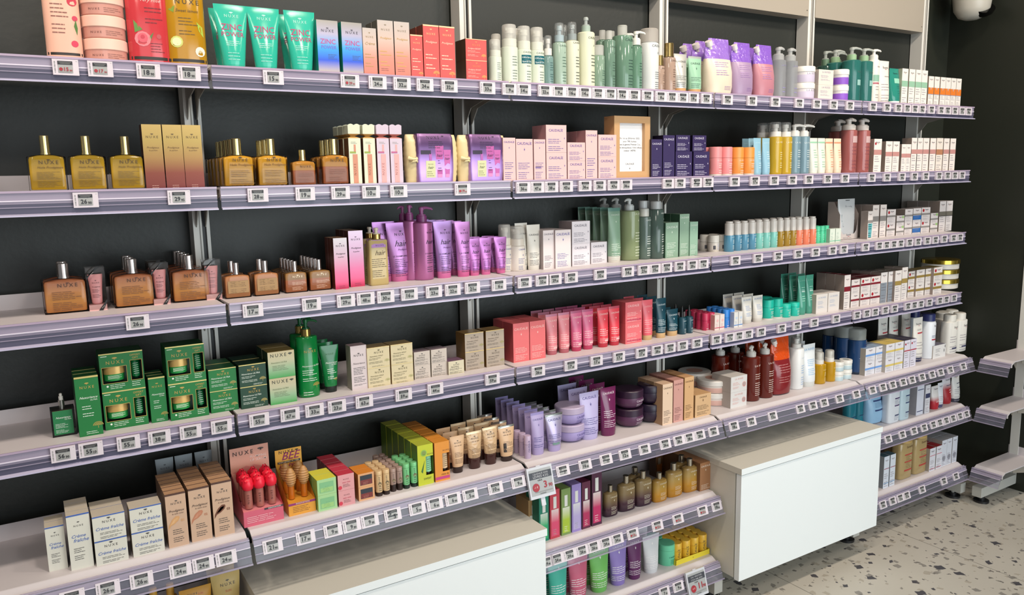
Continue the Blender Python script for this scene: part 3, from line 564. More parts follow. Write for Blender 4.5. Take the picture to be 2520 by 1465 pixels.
def honey_display(w, h, s):
    r = root(s); d = .085; f = h*.235; g = G(); g.fy = -d/2; a = w/2; b = d/2; Y = mat('#dd9a35')
    g.add([(-a, -b, 0), (a, -b, 0), (a, -b, f), (-a, -b, f)], [(0, 1, 2, 3)], Y)
    for x in (-a, a): g.add([(x, -b, 0), (x, b, 0), (x, b, h*.72), (x, -b, f)], [(0, 1, 2, 3)], mat('#c98a2c'))
    g.add([(-a, -b, f*.93), (a, -b, f*.93), (a, b, f), (-a, b, f)], [(0, 1, 2, 3)], Y); g.add([(-a, -b, 0), (a, -b, 0), (a, b, 0), (-a, b, 0)], [(3, 2, 1, 0)], Y)
    g.rect(-w*.5, f*.80, w*.5, f*.97, mat('#8f2f6e')); g.prints([('L', -.35, .15, .06, 4, .7, '#8f5f2a')], w, h); g.fy -= .0003; g.prints([('T', 'INNOVATION', .02, .198, .5, '#f0d9b0')], w, h); obj('tray', g, r, False)
    g = G(); g.box(-a, b-.001, f, a, b, h, mat('#e0a63f')); g.fy = b-.0014
    g.prints([('T', 'NUXE', -.08, .925, .55, '#3b2a1a'), ('K', .32, .94, .14, '#3b2a1a'), ('I', 'BEE', .06, .80, .62, '#8c1f5e'), ('R', -.42, .735, .44, .775, '#2c2f3a'), ('I', 'HAPPY', -.02, .635, .72, '#8c1f5e')], w, h); g.fy -= .0003; g.prints([('T', 'SOIN LÈVRES AU MIEL', 0, .745, .78, '#e9cfa0')], w, h); obj('header_card', g, r, False)
    return r
def honey_balm(w, h, s):
    r = root(s); R = w/2; g = G(); g.cyl(0, 0, 0, h*.42, R*.55, mat('#b8651c', 'g'), 16); obj('balm_body', g, r)
    secs = []; C = mat('#b58653', 's')
    for i in range(17):
        t = i/16; q = math.sin(math.pi*(.10+.86*t))**.6; secs.append((h*(.40+.60*t), R*q*(1 if i % 2 else .88), R*q*(1 if i % 2 else .88), 2))
    g = G(); g.loft(secs, [C], 20); obj('dipper_cap', g, r)
    return r
def stick_tray(w, h, s):
    r = root(s); d = s['d']; g = G(); Y = mat('#e8d23a'); a, b = w/2, d/2; g.fy = -b
    g.box(-a, -b, 0, a, b, .002, Y); g.box(-a, -b, .002, a, -b+.001, h, Y); g.box(-a, -b, .002, -a+.001, b, h, Y); g.box(a-.001, -b, .002, a, b, h, Y); g.box(-a, b-.001, .002, a, b, h*1.8, Y); g.prints([('G', 0, .5, .03, '#8d7f1e')], w, h); obj('tray', g, r, False)
    return r
# ------------------------------------------------------------------ packaging prints
def NU(c, v=.8, name='', c2=None, wd=.54, nl=5, lt=.45, lb=.2): return [('T', 'NUXE', 0, v, wd, c), ('K', 0, v+.10*wd/.6, .15, c)]+([('I', name, 0, v-.15, .72, c2 or c)] if name else [])+[('L', -.38, lt, lb, nl, .7, c2 or c)]
def CA(c, v=.86, lt=.42, lb=.06, n=9, wd=.84, x=0, em=1): return [('T', 'CAUDALÍE', x, v, wd, c)]+([('G', x, v-.11, .11, c)] if em else [])+[('L', -.38, lt, lb, n, .76, c)]
def CJ(c): return [('T', 'CAUDALÍE', -.02, .76, .68, c), ('G', .40, .52, .07, c), ('L', -.40, .48, .08, 7, .75, c)]     # squat carton
def CR(c, v=.80, wd=.62, x=.1, lt=.45, lb=.08): return [('T', 'CAUDALÍE', x, v, wd, c), ('G', x, v-.09, .10, c), ('L', x-.22, lt, lb, 9, .46, c)]   # round pack
def EU(band, v=.88, b0=.55, b1=.68, x=0, c='#5a555c', wd=.5, n=7, red=0):
    P = [('T', 'Eucerin', x, v, wd, c), ('U', x, v-.012, wd*.26, '#b04050'), ('L', -.36, b0-.06, .06, n, .7, '#9c949a')]
    if band: P.append(('R', -.5, b0, .5, b1, band))
    if red: P.append(('O', -.30, v-.02, .11, '#a8202c'))
    return P
def LR(c, v=.62, wd=.74, lt=.50, lb=.08, x=.04): return [('T', 'LA ROSÉE', x, v, wd, c), ('L', x-.30, lt, lb, 8, .6, c)]
WC = ('#dfe2e0', 'c'); WS = ('#e2ddd3', 's')
SP = {}
def spec(key, f, desc, short, cat, **a): SP[key] = dict(a, f=f, desc=desc, short=short, cat=cat); return key
ENT = []
def run(row, k, pos, yb=None, nd=1, st=1, pitch=None, front=None, jit=0, base=None, var=None):
    """pos: 'x0-x1@ytop[*rows]' ...; pixels are turned into points on the shelf"""
    s = dict(SP[k]);
    if var: s.update(var)
    L = []
    for t in pos.split():
        q = re.match(r'(\d+)(?:-(\d+))?@(-?\d+)(?:\*(\d+))?$', t); L.append([int(a) if a else None for a in q.groups()])
    box = s['f'] in (carton, cracker, gift_box, cut_box, clear_box, refill_box, frame, lip_display, honey_display, stick_tray, drop_box)
    Yf = -(front if front is not None else DF[row]-.014)
    if yb is not None:
        Xq = ray(L[0][0], yb, Y=Yf).x; zz = zs(row, min(4, max(0, int(Xq//W)+1))); Yf = ray(L[0][0], yb, Z=zz).y
        Yf = max(Yf, -(DF[row]-.004))
    dr = s.get('dr', {tube: .54, pouch: .55, kit_bag: .45, flacon: .45}.get(s['f'], s.get('e', 1) if not box else 1))
    wl = []; 
    for ps in range(2):
        Yc = Yf+(0 if box else .5*dr*(sum(wl)/len(wl) if wl else .04)); nw = []
        for x0, x1, yt, n in L:
            if x1: nw.append(ray(x1, yt, Y=Yc).x-ray(x0, yt, Y=Yc).x)
        wl = nw or wl
    w = sum(wl)/len(wl)*.985; D = dr*w if 'd' not in s else s['d']
    if box: s['d'] = D
    if s['f'] in (lip_display,): D = .095
    if s['f'] is honey_display: D = .085
    if s['f'] is gift_box: D = .058
    if s['f'] is frame: D = .042
    Yc = Yf+D/2 if box else Yf+D/2; P = []
    for x0, x1, yt, n in L:
        yy = Yf if box else Yc
        a = ray(x0, yt, Y=yy); X = a.x+w/2/.985 if not x1 else (a.x+ray(x1, yt, Y=yy).x)/2
        zt = ray((x0+(x1 or x0))/2, yt, Y=yy).z; b = min(4, max(0, int(X//W)+1)); zb = base if base is not None else zs(row, b)
        P.append((X, zb, zt, n or nd))
    h = sum(zt-zb for X, zb, zt, n in P)/len(P)/st
    proto = s['f'](w, h, s); kx = 0; pt = pitch or D*1.04; first = True
    for X, zb, zt, n in P:
        for j in range(n):
            for q in range(st):
                o = proto if first else dup(proto); first = False
                rr = random.Random(kx*7+j*3+q); jx = (rr.random()-.5)*.0016 if jit else 0
                o.location = (X+jx, Yc+j*pt, zb+q*(h+.0003)); o.rotation_euler.z = math.radians((rr.random()-.5)*jit)
                ENT.append([o, k, row, X, j, q, st, n]); 
        kx += 1
    return w, h, Yc
# ================================================================== top shelf
T_ = 'squeeze tube'; NB = '#3a3330'
spec('flo', bottle, 'peach oval bottle printed with roses', 'peach bottle', 'bottle', c=('#eeb79f', 's'), e=.5, n=2.3, top='cap', bh=.86, p=[('O', .30, .66, .14, '#c9344a'), ('O', .34, .47, .08, '#d0455e'), ('O', .28, .18, .10, '#d33a58'), ('P', [(.3, .38), (.36, .46), (.40, .36), (.37, .28)], '#4f7a3c'), ('T', 'NUXE', -.05, .80, .5, NB), ('I', 'Very rose', -.02, .74, .4, '#c9485c'), ('L', -.3, .62, .30, 8, .5, '#8c5b50'), ('R', -.47, .045, .47, .075, '#2f2a26')])
run(1, 'flo', '93-186@-70', front=.19)
spec('pjar', jar, 'pink scrub jar with pale lid', 'pink jars', 'jar', c=('#cf9688', 'g'), lid=('#f0c9b6', 's'), bh=.50, p=[('T', 'NUXE', -.20, .22, .22, '#7a4e48'), ('L', .0, .32, .16, 3, .4, '#9b6a60')])
run(1, 'pjar', '182-299@-66', st=4, front=.195)
spec('ros', bottle, 'red oval shower bottle printed with a pink rose', 'red bottle', 'bottle', c=('#c73c42', 'g'), e=.5, n=2.3, top='cap', bh=.86, p=[('T', 'NUXE', .08, .665, .60, '#3a2024'), ('I', 'Very rose', .06, .60, .5, '#eab4ae'), ('O', -.24, .80, .09, '#e0507c'), ('O', -.30, .70, .08, '#e0507c'), ('O', -.17, .24, .19, '#df7f86'), ('O', -.17, .25, .12, '#d65a68'), ('O', -.17, .26, .05, '#c33a4c'), ('P', [(-.34, .30), (-.36, .42), (-.16, .33)], '#5c8a3c'), ('P', [(-.02, .26), (.10, .31), (0, .21)], '#4f7a3c'), ('L', -.08, .54, .40, 5, .42, '#7a2028'), ('O', .22, .27, .06, '#b94a50'), ('L', .0, .20, .12, 4, .34, '#7a2028'), ('R', -.46, .040, .46, .07, '#2f2a26')])
run(1, 'ros', '296-401@-95', front=.187)
spec('lem', bottle, 'golden oval shower bottle printed with lemons', 'lemon bottle', 'bottle', c=('#b5841a', 'g'), e=.5, n=2.3, top='cap', bh=.86, p=[('T', 'NUXE', .05, .62, .60, '#3a2f1c'), ('K', .05, .67, .12, '#6a5626'), ('I', 'Sweet lemon', .02, .54, .56, '#5c4618'), ('O', -.34, .73, .13, '#e2b92a'), ('P', [(-.42, .56), (-.26, .60), (-.30, .53)], '#7d9a34'), ('O', -.27, .24, .15, '#c9d070'), ('O', -.27, .24, .11, '#e6e7b0'), ('P', [(.25, .45), (.40, .40), (.42, .30), (.30, .36)], '#a9c046'), ('O', .30, .15, .13, '#e8e2d0'), ('O', .30, .15, .04, '#cbb98a'), ('L', -.2, .48, .32, 6, .5, '#6e531a'), ('R', -.46, .040, .46, .07, '#2f2a26')])
run(1, 'lem', '393-493@-80', front=.187)
spec('zt', tube, 'turquoise squeeze tube with pink lettering', 'turquoise tubes', 'tube', c=('#35b69c', 'g'), cr=.32, ch=.05, p=[('T', 'NUXE', 0, .80, .42, '#a8ddd0'), ('K', 0, .86, .12, '#a8ddd0'), ('T', 'ZINC', -.02, .60, .62, '#b5306a'), ('T', 'POWER', 0, .50, .66, '#b5306a'), ('L', -.22, .42, .36, 3, .45, '#bfe6dc'), ('L', -.2, .24, .14, 3, .4, '#8fd2c4')])
run(1, 'zt', '524-606@11*2 605-686@20*1 695-774@28*2', pitch=.045, front=.190)
spec('zb', carton, 'tall iridescent carton with pink lettering', 'iridescent cartons', 'carton', c=('#c9b79a>#3f5fd0>#4aa7e8>#b9b2c8>#a9a39a', 'f'), top='#d8cdbd', side=('#1a8c7e', ''), dr=.75, p=[('T', 'NUXE', 0, .78, .58, '#4a4450'), ('K', 0, .84, .12, '#4a4450'), ('T', 'ZINC', 0, .56, .72, '#c04a86'), ('T', 'POWER', .04, .465, .72, '#7c5fc0'), ('L', -.02, .36, .28, 4, .45, '#4a5a7c')])
run(1, 'zb', '777-831@51*2 839-889@54*2')
GRD = '#e07868>#d98a78>#cbb3a6>#bdb3ac'
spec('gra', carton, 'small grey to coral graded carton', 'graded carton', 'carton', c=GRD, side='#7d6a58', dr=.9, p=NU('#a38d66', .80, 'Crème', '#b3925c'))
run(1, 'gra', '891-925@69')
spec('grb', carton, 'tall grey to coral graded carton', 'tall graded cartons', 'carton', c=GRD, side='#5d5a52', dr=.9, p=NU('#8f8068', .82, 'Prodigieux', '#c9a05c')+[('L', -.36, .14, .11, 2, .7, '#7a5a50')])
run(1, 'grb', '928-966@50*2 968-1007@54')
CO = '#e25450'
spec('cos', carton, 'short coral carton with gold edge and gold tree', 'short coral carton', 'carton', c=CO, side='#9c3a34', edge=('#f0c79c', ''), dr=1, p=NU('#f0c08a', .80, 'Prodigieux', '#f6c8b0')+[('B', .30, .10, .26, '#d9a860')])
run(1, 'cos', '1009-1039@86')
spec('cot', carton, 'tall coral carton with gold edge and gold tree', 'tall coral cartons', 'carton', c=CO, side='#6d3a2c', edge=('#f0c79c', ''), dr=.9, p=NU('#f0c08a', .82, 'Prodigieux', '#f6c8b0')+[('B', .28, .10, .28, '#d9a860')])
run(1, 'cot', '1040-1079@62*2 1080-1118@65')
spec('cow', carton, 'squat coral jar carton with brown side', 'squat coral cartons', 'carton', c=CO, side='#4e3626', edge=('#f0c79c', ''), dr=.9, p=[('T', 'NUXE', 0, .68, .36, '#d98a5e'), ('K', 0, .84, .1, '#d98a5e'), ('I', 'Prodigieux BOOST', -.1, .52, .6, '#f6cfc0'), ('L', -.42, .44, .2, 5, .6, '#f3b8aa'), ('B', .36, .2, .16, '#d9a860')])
run(1, 'cow', '1145-1197@97', st=2)
FM = dict(c=('#d5dccb', 's'), top='foam', k=('#d2d3c6', 's'), kc=('#d8d6cf', 'k'), nr=.34, bh=.60, shr=.92, sh=.01, kr=.44)
spec('fms', bottle, 'small pale foam bottle with clear cap', 'small foam bottle', 'bottle', **FM, p=CR('#6f7a70', .76, .8, .12))
spec('fml', bottle, 'large pale green foam bottle with clear cap', 'large foam bottle', 'bottle', **FM, p=CR('#6f7a70', .80, .8, .12)); SP['fml']['bh'] = .62
run(1, 'fms', '1203-1231@97'); run(1, 'fms', '1208-1232@84', front=.11)
run(1, 'fml', '1234-1270@61')
spec('fmt', bottle, 'pale foam bottle wrapped in a teal special offer band', 'offer foam bottles', 'bottle', **FM, p=CR('#6f7a70', .80, .8, .12)+[('R', -.499, .355, .499, .50, '#12606a'), ('T', 'Offre Spéciale', .0, .445, .74, '#e8f0ee'), ('T', 'Special Offer', .0, .375, .72, '#e8f0ee')])
SP['fmt']['p'][0:1] = [('T', 'CAUDALÍE', .1, .53, .8, '#6f7a70')]
run(1, 'fmt', '1272-1304@64*2 1305-1335@69')
spec('bls', bottle, 'small blue-grey spray bottle with clear cap', 'small spray bottle', 'bottle', c=('#7d9c97', 't'), top='mist', nr=.3, kr=.36, bh=.60, p=CR('#3f605e', .68, .8, .12), kc=WC)
run(1, 'bls', '1337-1359@88*2')
spec('grs', bottle, 'pale green spray bottle with clear cap', 'green spray bottle', 'bottle', c=('#a9bfae', 't'), top='mist', nr=.3, kr=.34, bh=.70, p=CR('#55705f', .62, .8, .15), kc=WC, k=('#9fb0b5', 's'))
run(1, 'grs', '1361-1390@57')
spec('mls', bottle, 'milky bottle with grey spray pump', 'milky spray bottle', 'bottle', c=('#d3d3bd', 's'), top='mist', nr=.3, kr=.32, bh=.72, p=CR('#555a50', .66, .8, .18), kc=WC, k=('#8d9696', 's'))
run(1, 'mls', '1392-1422@55*2')
spec('mlp', bottle, 'large milky bottle with clear pump', 'milky pump bottle', 'bottle', c=('#d8dabf', 's'), top='pump', nr=.22, kr=.26, bh=.78, nz=1, nl=.1, shr=.9, sh=.015, p=CR('#555a50', .68, .8, .22), k=('#cfd6d2', 'k'), kk=('#9fb0a4', 's'))
run(1, 'mlp', '1424-1459@42')
spec('tns', bottle, 'small green lotion bottle with white cap', 'small green bottle', 'bottle', c=('#86a08c', 't'), top='cap', nr=.3, kr=.42, bh=.76, shr=.9, sh=.02, p=[('L', .0, .4, .1, 7, .4, '#4f7060')], k=('#d6d5cf', 'k'))
run(1, 'tns', '1460-1485@112'); run(1, 'tns', '1458-1478@90', front=.09)
spec('tnm', bottle, 'tall green lotion bottle with white cap', 'green lotion bottles', 'bottle', c=('#6f8d7b', 't'), top='cap', nr=.3, kr=.26, bh=.84, sh=.03, p=CR('#4c6456', .70, .8, .2), k=('#d6d5cf', 'k'))
run(1, 'tnm', '1486-1511@76'); run(1, 'tnm', '1470-1494@82 1492-1517@70', front=.12)
spec('tnl', bottle, 'largest green lotion bottle with white cap', 'large green bottle', 'bottle', c=('#6b8d78', 't'), top='cap', nr=.22, kr=.23, bh=.84, sh=.03, p=CR('#39544a', .74, .8, .2), k=('#dcdbd3', 'k'))
run(1, 'tnl', '1511-1552@63')
spec('gpu', bottle, 'slim green pump bottle with white pump', 'slim pump bottle', 'bottle', c=('#6b917a', 't'), top='pump', nr=.3, kr=.38, bh=.76, nz=1, nl=.6, p=CR('#39544a', .72, .8, .2), k=('#dcdbd3', 's'))
run(1, 'gpu', '1553-1577@77*2')
spec('wsp', bottle, 'white aerosol can with pale cap', 'white aerosol', 'spray can', c=('#cfd2d0', 's'), top='cap', nr=.4, kr=.47, bh=.78, shr=.8, sh=.03, p=CR('#6b6f70', .70, .8, .2, .30, .04), k=('#cdc6bd', 'k'))
run(1, 'wsp', '1579-1616@72')
spec('elx', bottle, 'rose lotion bottle with tall gold cap', 'rose gold-capped bottle', 'bottle', c=('#b39887', 't'), top='gold', kr=.34, nr=.3, bh=.72, p=CR('#6d5549', .62, .8, .2), k=('#d3b574', 'm'))
run(1, 'elx', '1615-1633@137*2'); run(1, 'elx', '1633-1659@107')
spec('wwt', tube, 'white tube with wooden cap', 'white tube', 'tube', c=('#cfcdc5', 'f'), cap='#c79a68', cr=.40, ch=.11, p=CA('#5a605c', .78, .42, .16, 7, .7))
run(1, 'wwt', '1658-1690@133')
spec('gwt', tube, 'mint tube with wooden cap', 'mint tube', 'tube', c=('#93bfa0', 's'), crimp=('#b9bdb8', 'f'), cap='#c79a68', cr=.40, ch=.11, p=CA('#4a6a58', .78, .42, .16, 7, .7))
run(1, 'gwt', '1693-1726@139*2')
LP = '#6f50a0'
def pou(k, c, tcc, desc, short): spec(k, pouch, desc, short, 'pouch', c=(c, 's'), tc=(tcc, 'w'), p=[('L', -.28, .56, .34, 7, .56, '#a07ab0'), ('L', .0, .14, .09, 3, .4, '#a07ab0')])
pou('poa', '#dccdb8', '#9a72cf', 'cream and violet refill pouch with white spout', 'cream refill pouch'); pou('pob', '#9f86a4', '#8e63c9', 'mauve and violet refill pouch with white spout', 'mauve refill pouch'); pou('poc', '#b87a86', '#8e63c9', 'rose and violet refill pouch with white spout', 'rose refill pouch')
run(1, 'poa', '1733-1797@94*3', pitch=.05, front=.19); run(1, 'pob', '1799-1849@104*2', pitch=.05, front=.19); run(1, 'poc', '1854-1902@110*2', pitch=.05, front=.19)
spec('clp', bottle, 'clear frosted bottle with clear pump', 'clear pump bottles', 'bottle', c=('#a9abae', 'k'), top='pump', nr=.3, kr=.36, bh=.74, shr=.95, sh=.01, nz=1, nl=.3, p=[('T', 'LA ROSÉE', .1, .62, .6, '#9088b8'), ('L', -.1, .2, .12, 2, .4, '#9088b8')], k=('#cfd0ce', 'k'))
run(1, 'clp', '1903-1929@117 1932-1958@119')
spec('wlj', jar, 'white jar with pale lilac label', 'white jars', 'jar', c=('#d8d2d2', 's'), lid=('#e3dfd8', 's'), band='#c9bfd2', bh=.66, p=[('T', 'LA ROSÉE', .05, .5, .6, '#a79cc0')])
run(1, 'wlj', '1959-1996@166', st=2)
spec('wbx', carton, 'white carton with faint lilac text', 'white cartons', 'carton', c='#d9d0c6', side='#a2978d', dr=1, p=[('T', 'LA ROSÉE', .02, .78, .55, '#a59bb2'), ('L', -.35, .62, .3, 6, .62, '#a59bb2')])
run(1, 'wbx', '2015-2052@172', st=2)
spec('puj', jar, 'white lidded jar with violet label', 'violet label jars', 'jar', c=('#d8d2d2', 's'), lid=('#e3dfd8', 's'), band='#8a55c0', bh=.66, p=[('T', 'LA ROSÉE', .05, .5, .6, '#d9c9ec')])
run(1, 'puj', '2053-2081@173', st=2)
DG = ('#2f5a50', 't')
spec('dgp', bottle, 'dark green bottle with clear pump', 'dark green bottles', 'bottle', c=('#27483f', 't'), top='pump', nr=.2, kr=.25, bh=.72, sh=.02, shr=.8, nz=1, nl=.5, p=[], k=('#bfc4bd', 'k'), kk=('#5f7a62', 's'))
run(1, 'dgp', '2019-2045@130 2049-2074@124', front=.10)
spec('tgp', bottle, 'teal wash bottle with clear pump and green sticker', 'teal wash bottles', 'bottle', c=('#2f6f68', 't'), top='pump', nr=.2, kr=.25, bh=.76, sh=.02, shr=.8, nz=1, nl=.45, p=[('R', -.1, .30, .25, .40, '#8fb8b0'), ('T', 'Eucerin', .1, .53, .4, '#4a6a66')], k=('#c6cac4', 'k'), kk=('#8fae88', 's'))
run(1, 'tgp', '2083-2111@117*2 2113-2141@119')
spec('wgp', bottle, 'white bottle with green band and white pump', 'white banded bottle', 'bottle', c=('#ddd6cb', 's'), top='pump', nr=.3, kr=.36, bh=.80, sh=.02, shr=.9, nz=1, nl=.5, p=[('T', 'Eucerin', .15, .66, .5, '#6a555a'), ('R', -.48, .40, .48, .52, '#86ad98'), ('R', -.48, .35, .48, .38, '#b0606a'), ('L', -.2, .3, .1, 5, .5, '#9c9490')])
run(1, 'wgp', '2142-2160@122')
spec('etu', tube, 'white face wash tube with red emblem', 'white wash tube', 'tube', c=('#e0d9ce', 's'), cr=.42, ch=.1, p=EU(None, .82, .5, .5, .1)+[('R', -.1, .62, .4, .64, '#9c9490')])
run(1, 'etu', '2161-2188@150')
spec('tet', tube, 'teal squeeze tube with white foot', 'teal tube', 'tube', c=('#2e8a7a', 't'), cap=('#dfe5df', 's'), cr=.42, ch=.08, p=[('R', -.2, .58, .35, .72, '#8fc8b0'), ('T', 'Eucerin', 0, .84, .4, '#1c4a48'), ('L', 0, .5, .3, 5, .35, '#1f6a60')])
run(1, 'tet', '2189-2214@169')
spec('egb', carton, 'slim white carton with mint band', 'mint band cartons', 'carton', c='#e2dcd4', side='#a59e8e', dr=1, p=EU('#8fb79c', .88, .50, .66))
run(1, 'egb', '2221-2236@171*2 2238-2254@172 2255-2269@171 2270-2284@171')
spec('eob', carton, 'slim white carton with orange band', 'orange band cartons', 'carton', c='#ded9d2', side='#9c8a7c', dr=1, p=EU('#d9772a', .88, .40, .62)+[('P', [(-.2, .62), (0, .52), (.2, .62)], '#ded9d2'), ('R', -.5, .38, .5, .40, '#8f93a8')])
run(1, 'eob', '2285-2300@195 2301-2314@184 2316-2328@190 2329-2341@191 2342-2354@192 2355-2367@193')
# ================================================================== second shelf
spec('oil', flacon, 'golden dry-oil bottle with gold cap', 'golden oil bottles', 'bottle', c=('#dbab2c>#c99a1e>#e0b036>#b8942a>#8f7626', 'l'), bh=.66, p=[('T', 'NUXE', .05, .74, .50, '#4a3612'), ('K', .05, .83, .10, '#4a3612'), ('I', 'Huile Prodigieuse', .08, .62, .66, '#5c441a'), ('L', -.28, .52, .12, 12, .62, '#5c441a')])
run(2, 'oil', '58-156@340 160-254@331 259-349@334')
spec('goc', carton, 'tall gold to copper graded perfume carton', 'gold cartons', 'carton', c=('#6b2620>#7a3a28>#9a7440>#a88c4c>#b8995a', 'f'), side=('#54301c', 'f'), dr=.9, p=[('T', 'NUXE', 0, .79, .62, '#5a4422'), ('K', 0, .84, .16, '#5a4422'), ('I', 'Prodigieux', 0, .63, .62, '#6a4a26'), ('I', 'le parfum', 0, .59, .42, '#6a4a26'), ('L', -.2, .05, .02, 2, .45, '#b98f80')])
run(2, 'goc', '346-396@306 398-445@307 446-493@308', front=.19)
spec('sho', flacon, 'honey shower-oil bottle with gold cap', 'shower oil bottles', 'bottle', c=('#dba436', 'l'), glass=('#c8a45a', 'c'), bh=.66, kr=.15, p=[('T', 'NUXE', .05, .80, .46, '#4a3012'), ('K', .05, .89, .12, '#4a3012'), ('I', 'Huile Prodigieuse', .08, .66, .72, '#6a4616'), ('L', -.27, .50, .06, 9, .74, '#6a4616')])
run(2, 'sho', '539-619@341*5 624-701@342*3', pitch=.036)
OD = dict(glass=('#d3b494', 'c'), mid=(.60, ('#b0643c', 'l')), c=('#c98f3e', 'l'))
spec('ors', flacon, 'small copper and amber oil bottle with gold cap', 'small copper oil bottle', 'bottle', **OD, bh=.70, kr=.13, p=[('T', 'NUXE', .05, .72, .42, '#4a3012'), ('L', -.25, .5, .12, 7, .6, '#7a4630')])
run(2, 'ors', '711-773@369')
spec('orl', flacon, 'large copper and amber oil bottle with gold cap', 'large copper oil bottle', 'bottle', **OD, bh=.66, kr=.15, p=[('T', 'NUXE', .05, .76, .46, '#4a3012'), ('K', .05, .86, .12, '#4a3012'), ('L', -.25, .5, .12, 7, .6, '#7a4630')])
run(2, 'orl', '783-853@342*3', pitch=.032)
CRP = lambda rc, pen: [('L', -.3, .70, .68, 2, .6, '#8f8a78'), ('R', -.42, .515, .08, .545, rc), ('R', -.08, .54, .08, .66, pen), ('R', -.2, .02, .2, .50, pen), ('V', 'NUXE', .04, .25, .9, '#8f4a3a')]
spec('crg', cracker, 'pale green cracker-shaped gift carton', 'green gift crackers', 'carton', c='#d3d6bd', side='#5c3a22', top='#c9a05c', dr=1, p=CRP('#93a542', '#c9876a'))
spec('crp', cracker, 'pale lilac cracker-shaped gift carton', 'lilac gift crackers', 'carton', c='#cdbccb', side='#6a3430', top='#c9857a', dr=1, p=CRP('#b95f8a', '#dfa3a0'))
run(2, 'crg', '855-885@305*3 891-921@305', pitch=.033); run(2, 'crp', '925-955@306 957-988@306')
spec('bag', kit_bag, 'cream fabric pouch gift set in purple sleeve', 'pouch gift sets', 'gift set', name='gift_pouch')
run(2, 'bag', '990-1122@328 1122-1240@331', front=.195)
PK = '#dcb9b6'; PKS = '#a87c80'; PU = '#6a5aa0'
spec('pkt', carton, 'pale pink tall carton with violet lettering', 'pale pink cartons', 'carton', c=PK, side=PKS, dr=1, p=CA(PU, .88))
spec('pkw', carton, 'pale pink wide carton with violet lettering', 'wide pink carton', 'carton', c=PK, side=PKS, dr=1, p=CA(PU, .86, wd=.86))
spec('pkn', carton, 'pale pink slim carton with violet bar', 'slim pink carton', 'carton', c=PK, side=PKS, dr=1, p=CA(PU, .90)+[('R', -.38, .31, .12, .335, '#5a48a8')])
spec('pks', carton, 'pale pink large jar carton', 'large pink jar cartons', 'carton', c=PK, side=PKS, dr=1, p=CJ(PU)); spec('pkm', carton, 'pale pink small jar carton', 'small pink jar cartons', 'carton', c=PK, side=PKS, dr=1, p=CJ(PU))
spec('pkl', carton, 'pale pink medium jar carton', 'medium pink jar cartons', 'carton', c=PK, side=PKS, dr=1, p=CJ(PU))
run(2, 'pkt', '1237-1268@339'); run(2, 'pkw', '1269-1311@342'); run(2, 'pkn', '1313-1342@343'); run(2, 'pks', '1343-1394@308', st=2); run(2, 'pkm', '1396-1440@351', st=2); run(2, 'pkt', '1441-1470@321*3'); run(2, 'pkl', '1472-1517@332', st=2)
spec('frm', frame, 'wooden picture frame holding a printed notice', 'wooden frame', 'picture frame', name='picture_frame')
run(2, 'frm', '1511-1601@286', front=.180)
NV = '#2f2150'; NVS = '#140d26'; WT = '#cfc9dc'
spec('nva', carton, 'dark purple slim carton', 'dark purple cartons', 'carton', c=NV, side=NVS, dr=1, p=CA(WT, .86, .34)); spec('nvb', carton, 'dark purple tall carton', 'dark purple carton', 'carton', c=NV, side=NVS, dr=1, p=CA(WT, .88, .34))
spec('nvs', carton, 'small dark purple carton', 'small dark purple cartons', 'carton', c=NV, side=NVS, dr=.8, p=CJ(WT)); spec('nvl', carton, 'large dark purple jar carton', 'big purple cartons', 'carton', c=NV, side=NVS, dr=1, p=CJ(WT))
run(2, 'nva', '1603-1630@343*2'); run(2, 'nvb', '1632-1661@333'); w_, h_, y_ = run(2, 'nvl', '1663-1703@373 1706-1747@373'); run(2, 'nvs', '1664-1698@333 1704-1739@333', base=ZS[2]+h_+.0005)
def deo(k, c, col, **a): spec(k, stick, col+' round deodorant stick', col+' deodorants', 'deodorant stick', c=(c, 's'), k=(c, 's'), bh=.62, foot=.07, fc=('#cfc8bf', 's'), p=[('T', 'LA ROSÉE', .1, .52, .6, '#f2e3da'), ('L', -.1, .42, .12, 6, .5, '#f2e3da')], **a)
deo('dpk', '#e58f90', 'salmon pink'); deo('dor', '#e59446', 'orange')
run(2, 'dpk', '1749-1772@362*2 1774-1798@362'); run(2, 'dor', '1800-1826@363*2 1828-1851@363')
spec('sky', tube, 'sky blue squeeze tube', 'sky blue tubes', 'tube', c=('#8db7c9', 's'), cr=.46, ch=.06, e=.8, p=[('T', 'LA ROSÉE', .0, .86, .6, '#d3e6ee'), ('L', -.1, .62, .2, 8, .5, '#d3e6ee')])
run(2, 'sky', '1854-1873@340*2 1876-1894@340'); run(2, 'sky', '1826-1843@342 1841-1856@341', front=.12)
spec('yel', bottle, 'yellow cleansing oil bottle with clear cap', 'yellow oil bottles', 'bottle', c=('#c7a42e', 't'), top='mist', nr=.3, kr=.40, bh=.72, sh=.01, shr=.95, p=[('T', 'LA ROSÉE', .1, .60, .8, '#efe6c4'), ('L', 0, .42, .14, 8, .45, '#efe6c4')], kc=WC)
run(2, 'yel', '1895-1921@301*2 1921-1944@301'); run(2, 'yel', '1878-1900@303', front=.10)
spec('blp', bottle, 'blue-grey wash bottle with white pump', 'blue-grey bottles', 'bottle', c=('#7b98a4', 't'), top='pump', nr=.3, kr=.40, bh=.76, sh=.01, shr=.95, nz=1, nl=.7, p=[('T', 'LA ROSÉE', .1, .62, .8, '#dfe6e6'), ('L', -.1, .48, .14, 9, .5, '#dfe6e6')])
run(2, 'blp', '1944-1966@306 1967-1988@308')
spec('grw', tube, 'white tube with mint print', 'mint print tubes', 'tube', c=('#dbdccf', 's'), cr=.46, ch=.1, e=.8, p=[('R', -.48, .86, .48, .90, '#8fc0a0'), ('L', -.2, .66, .2, 8, .5, '#8fc0a0')])
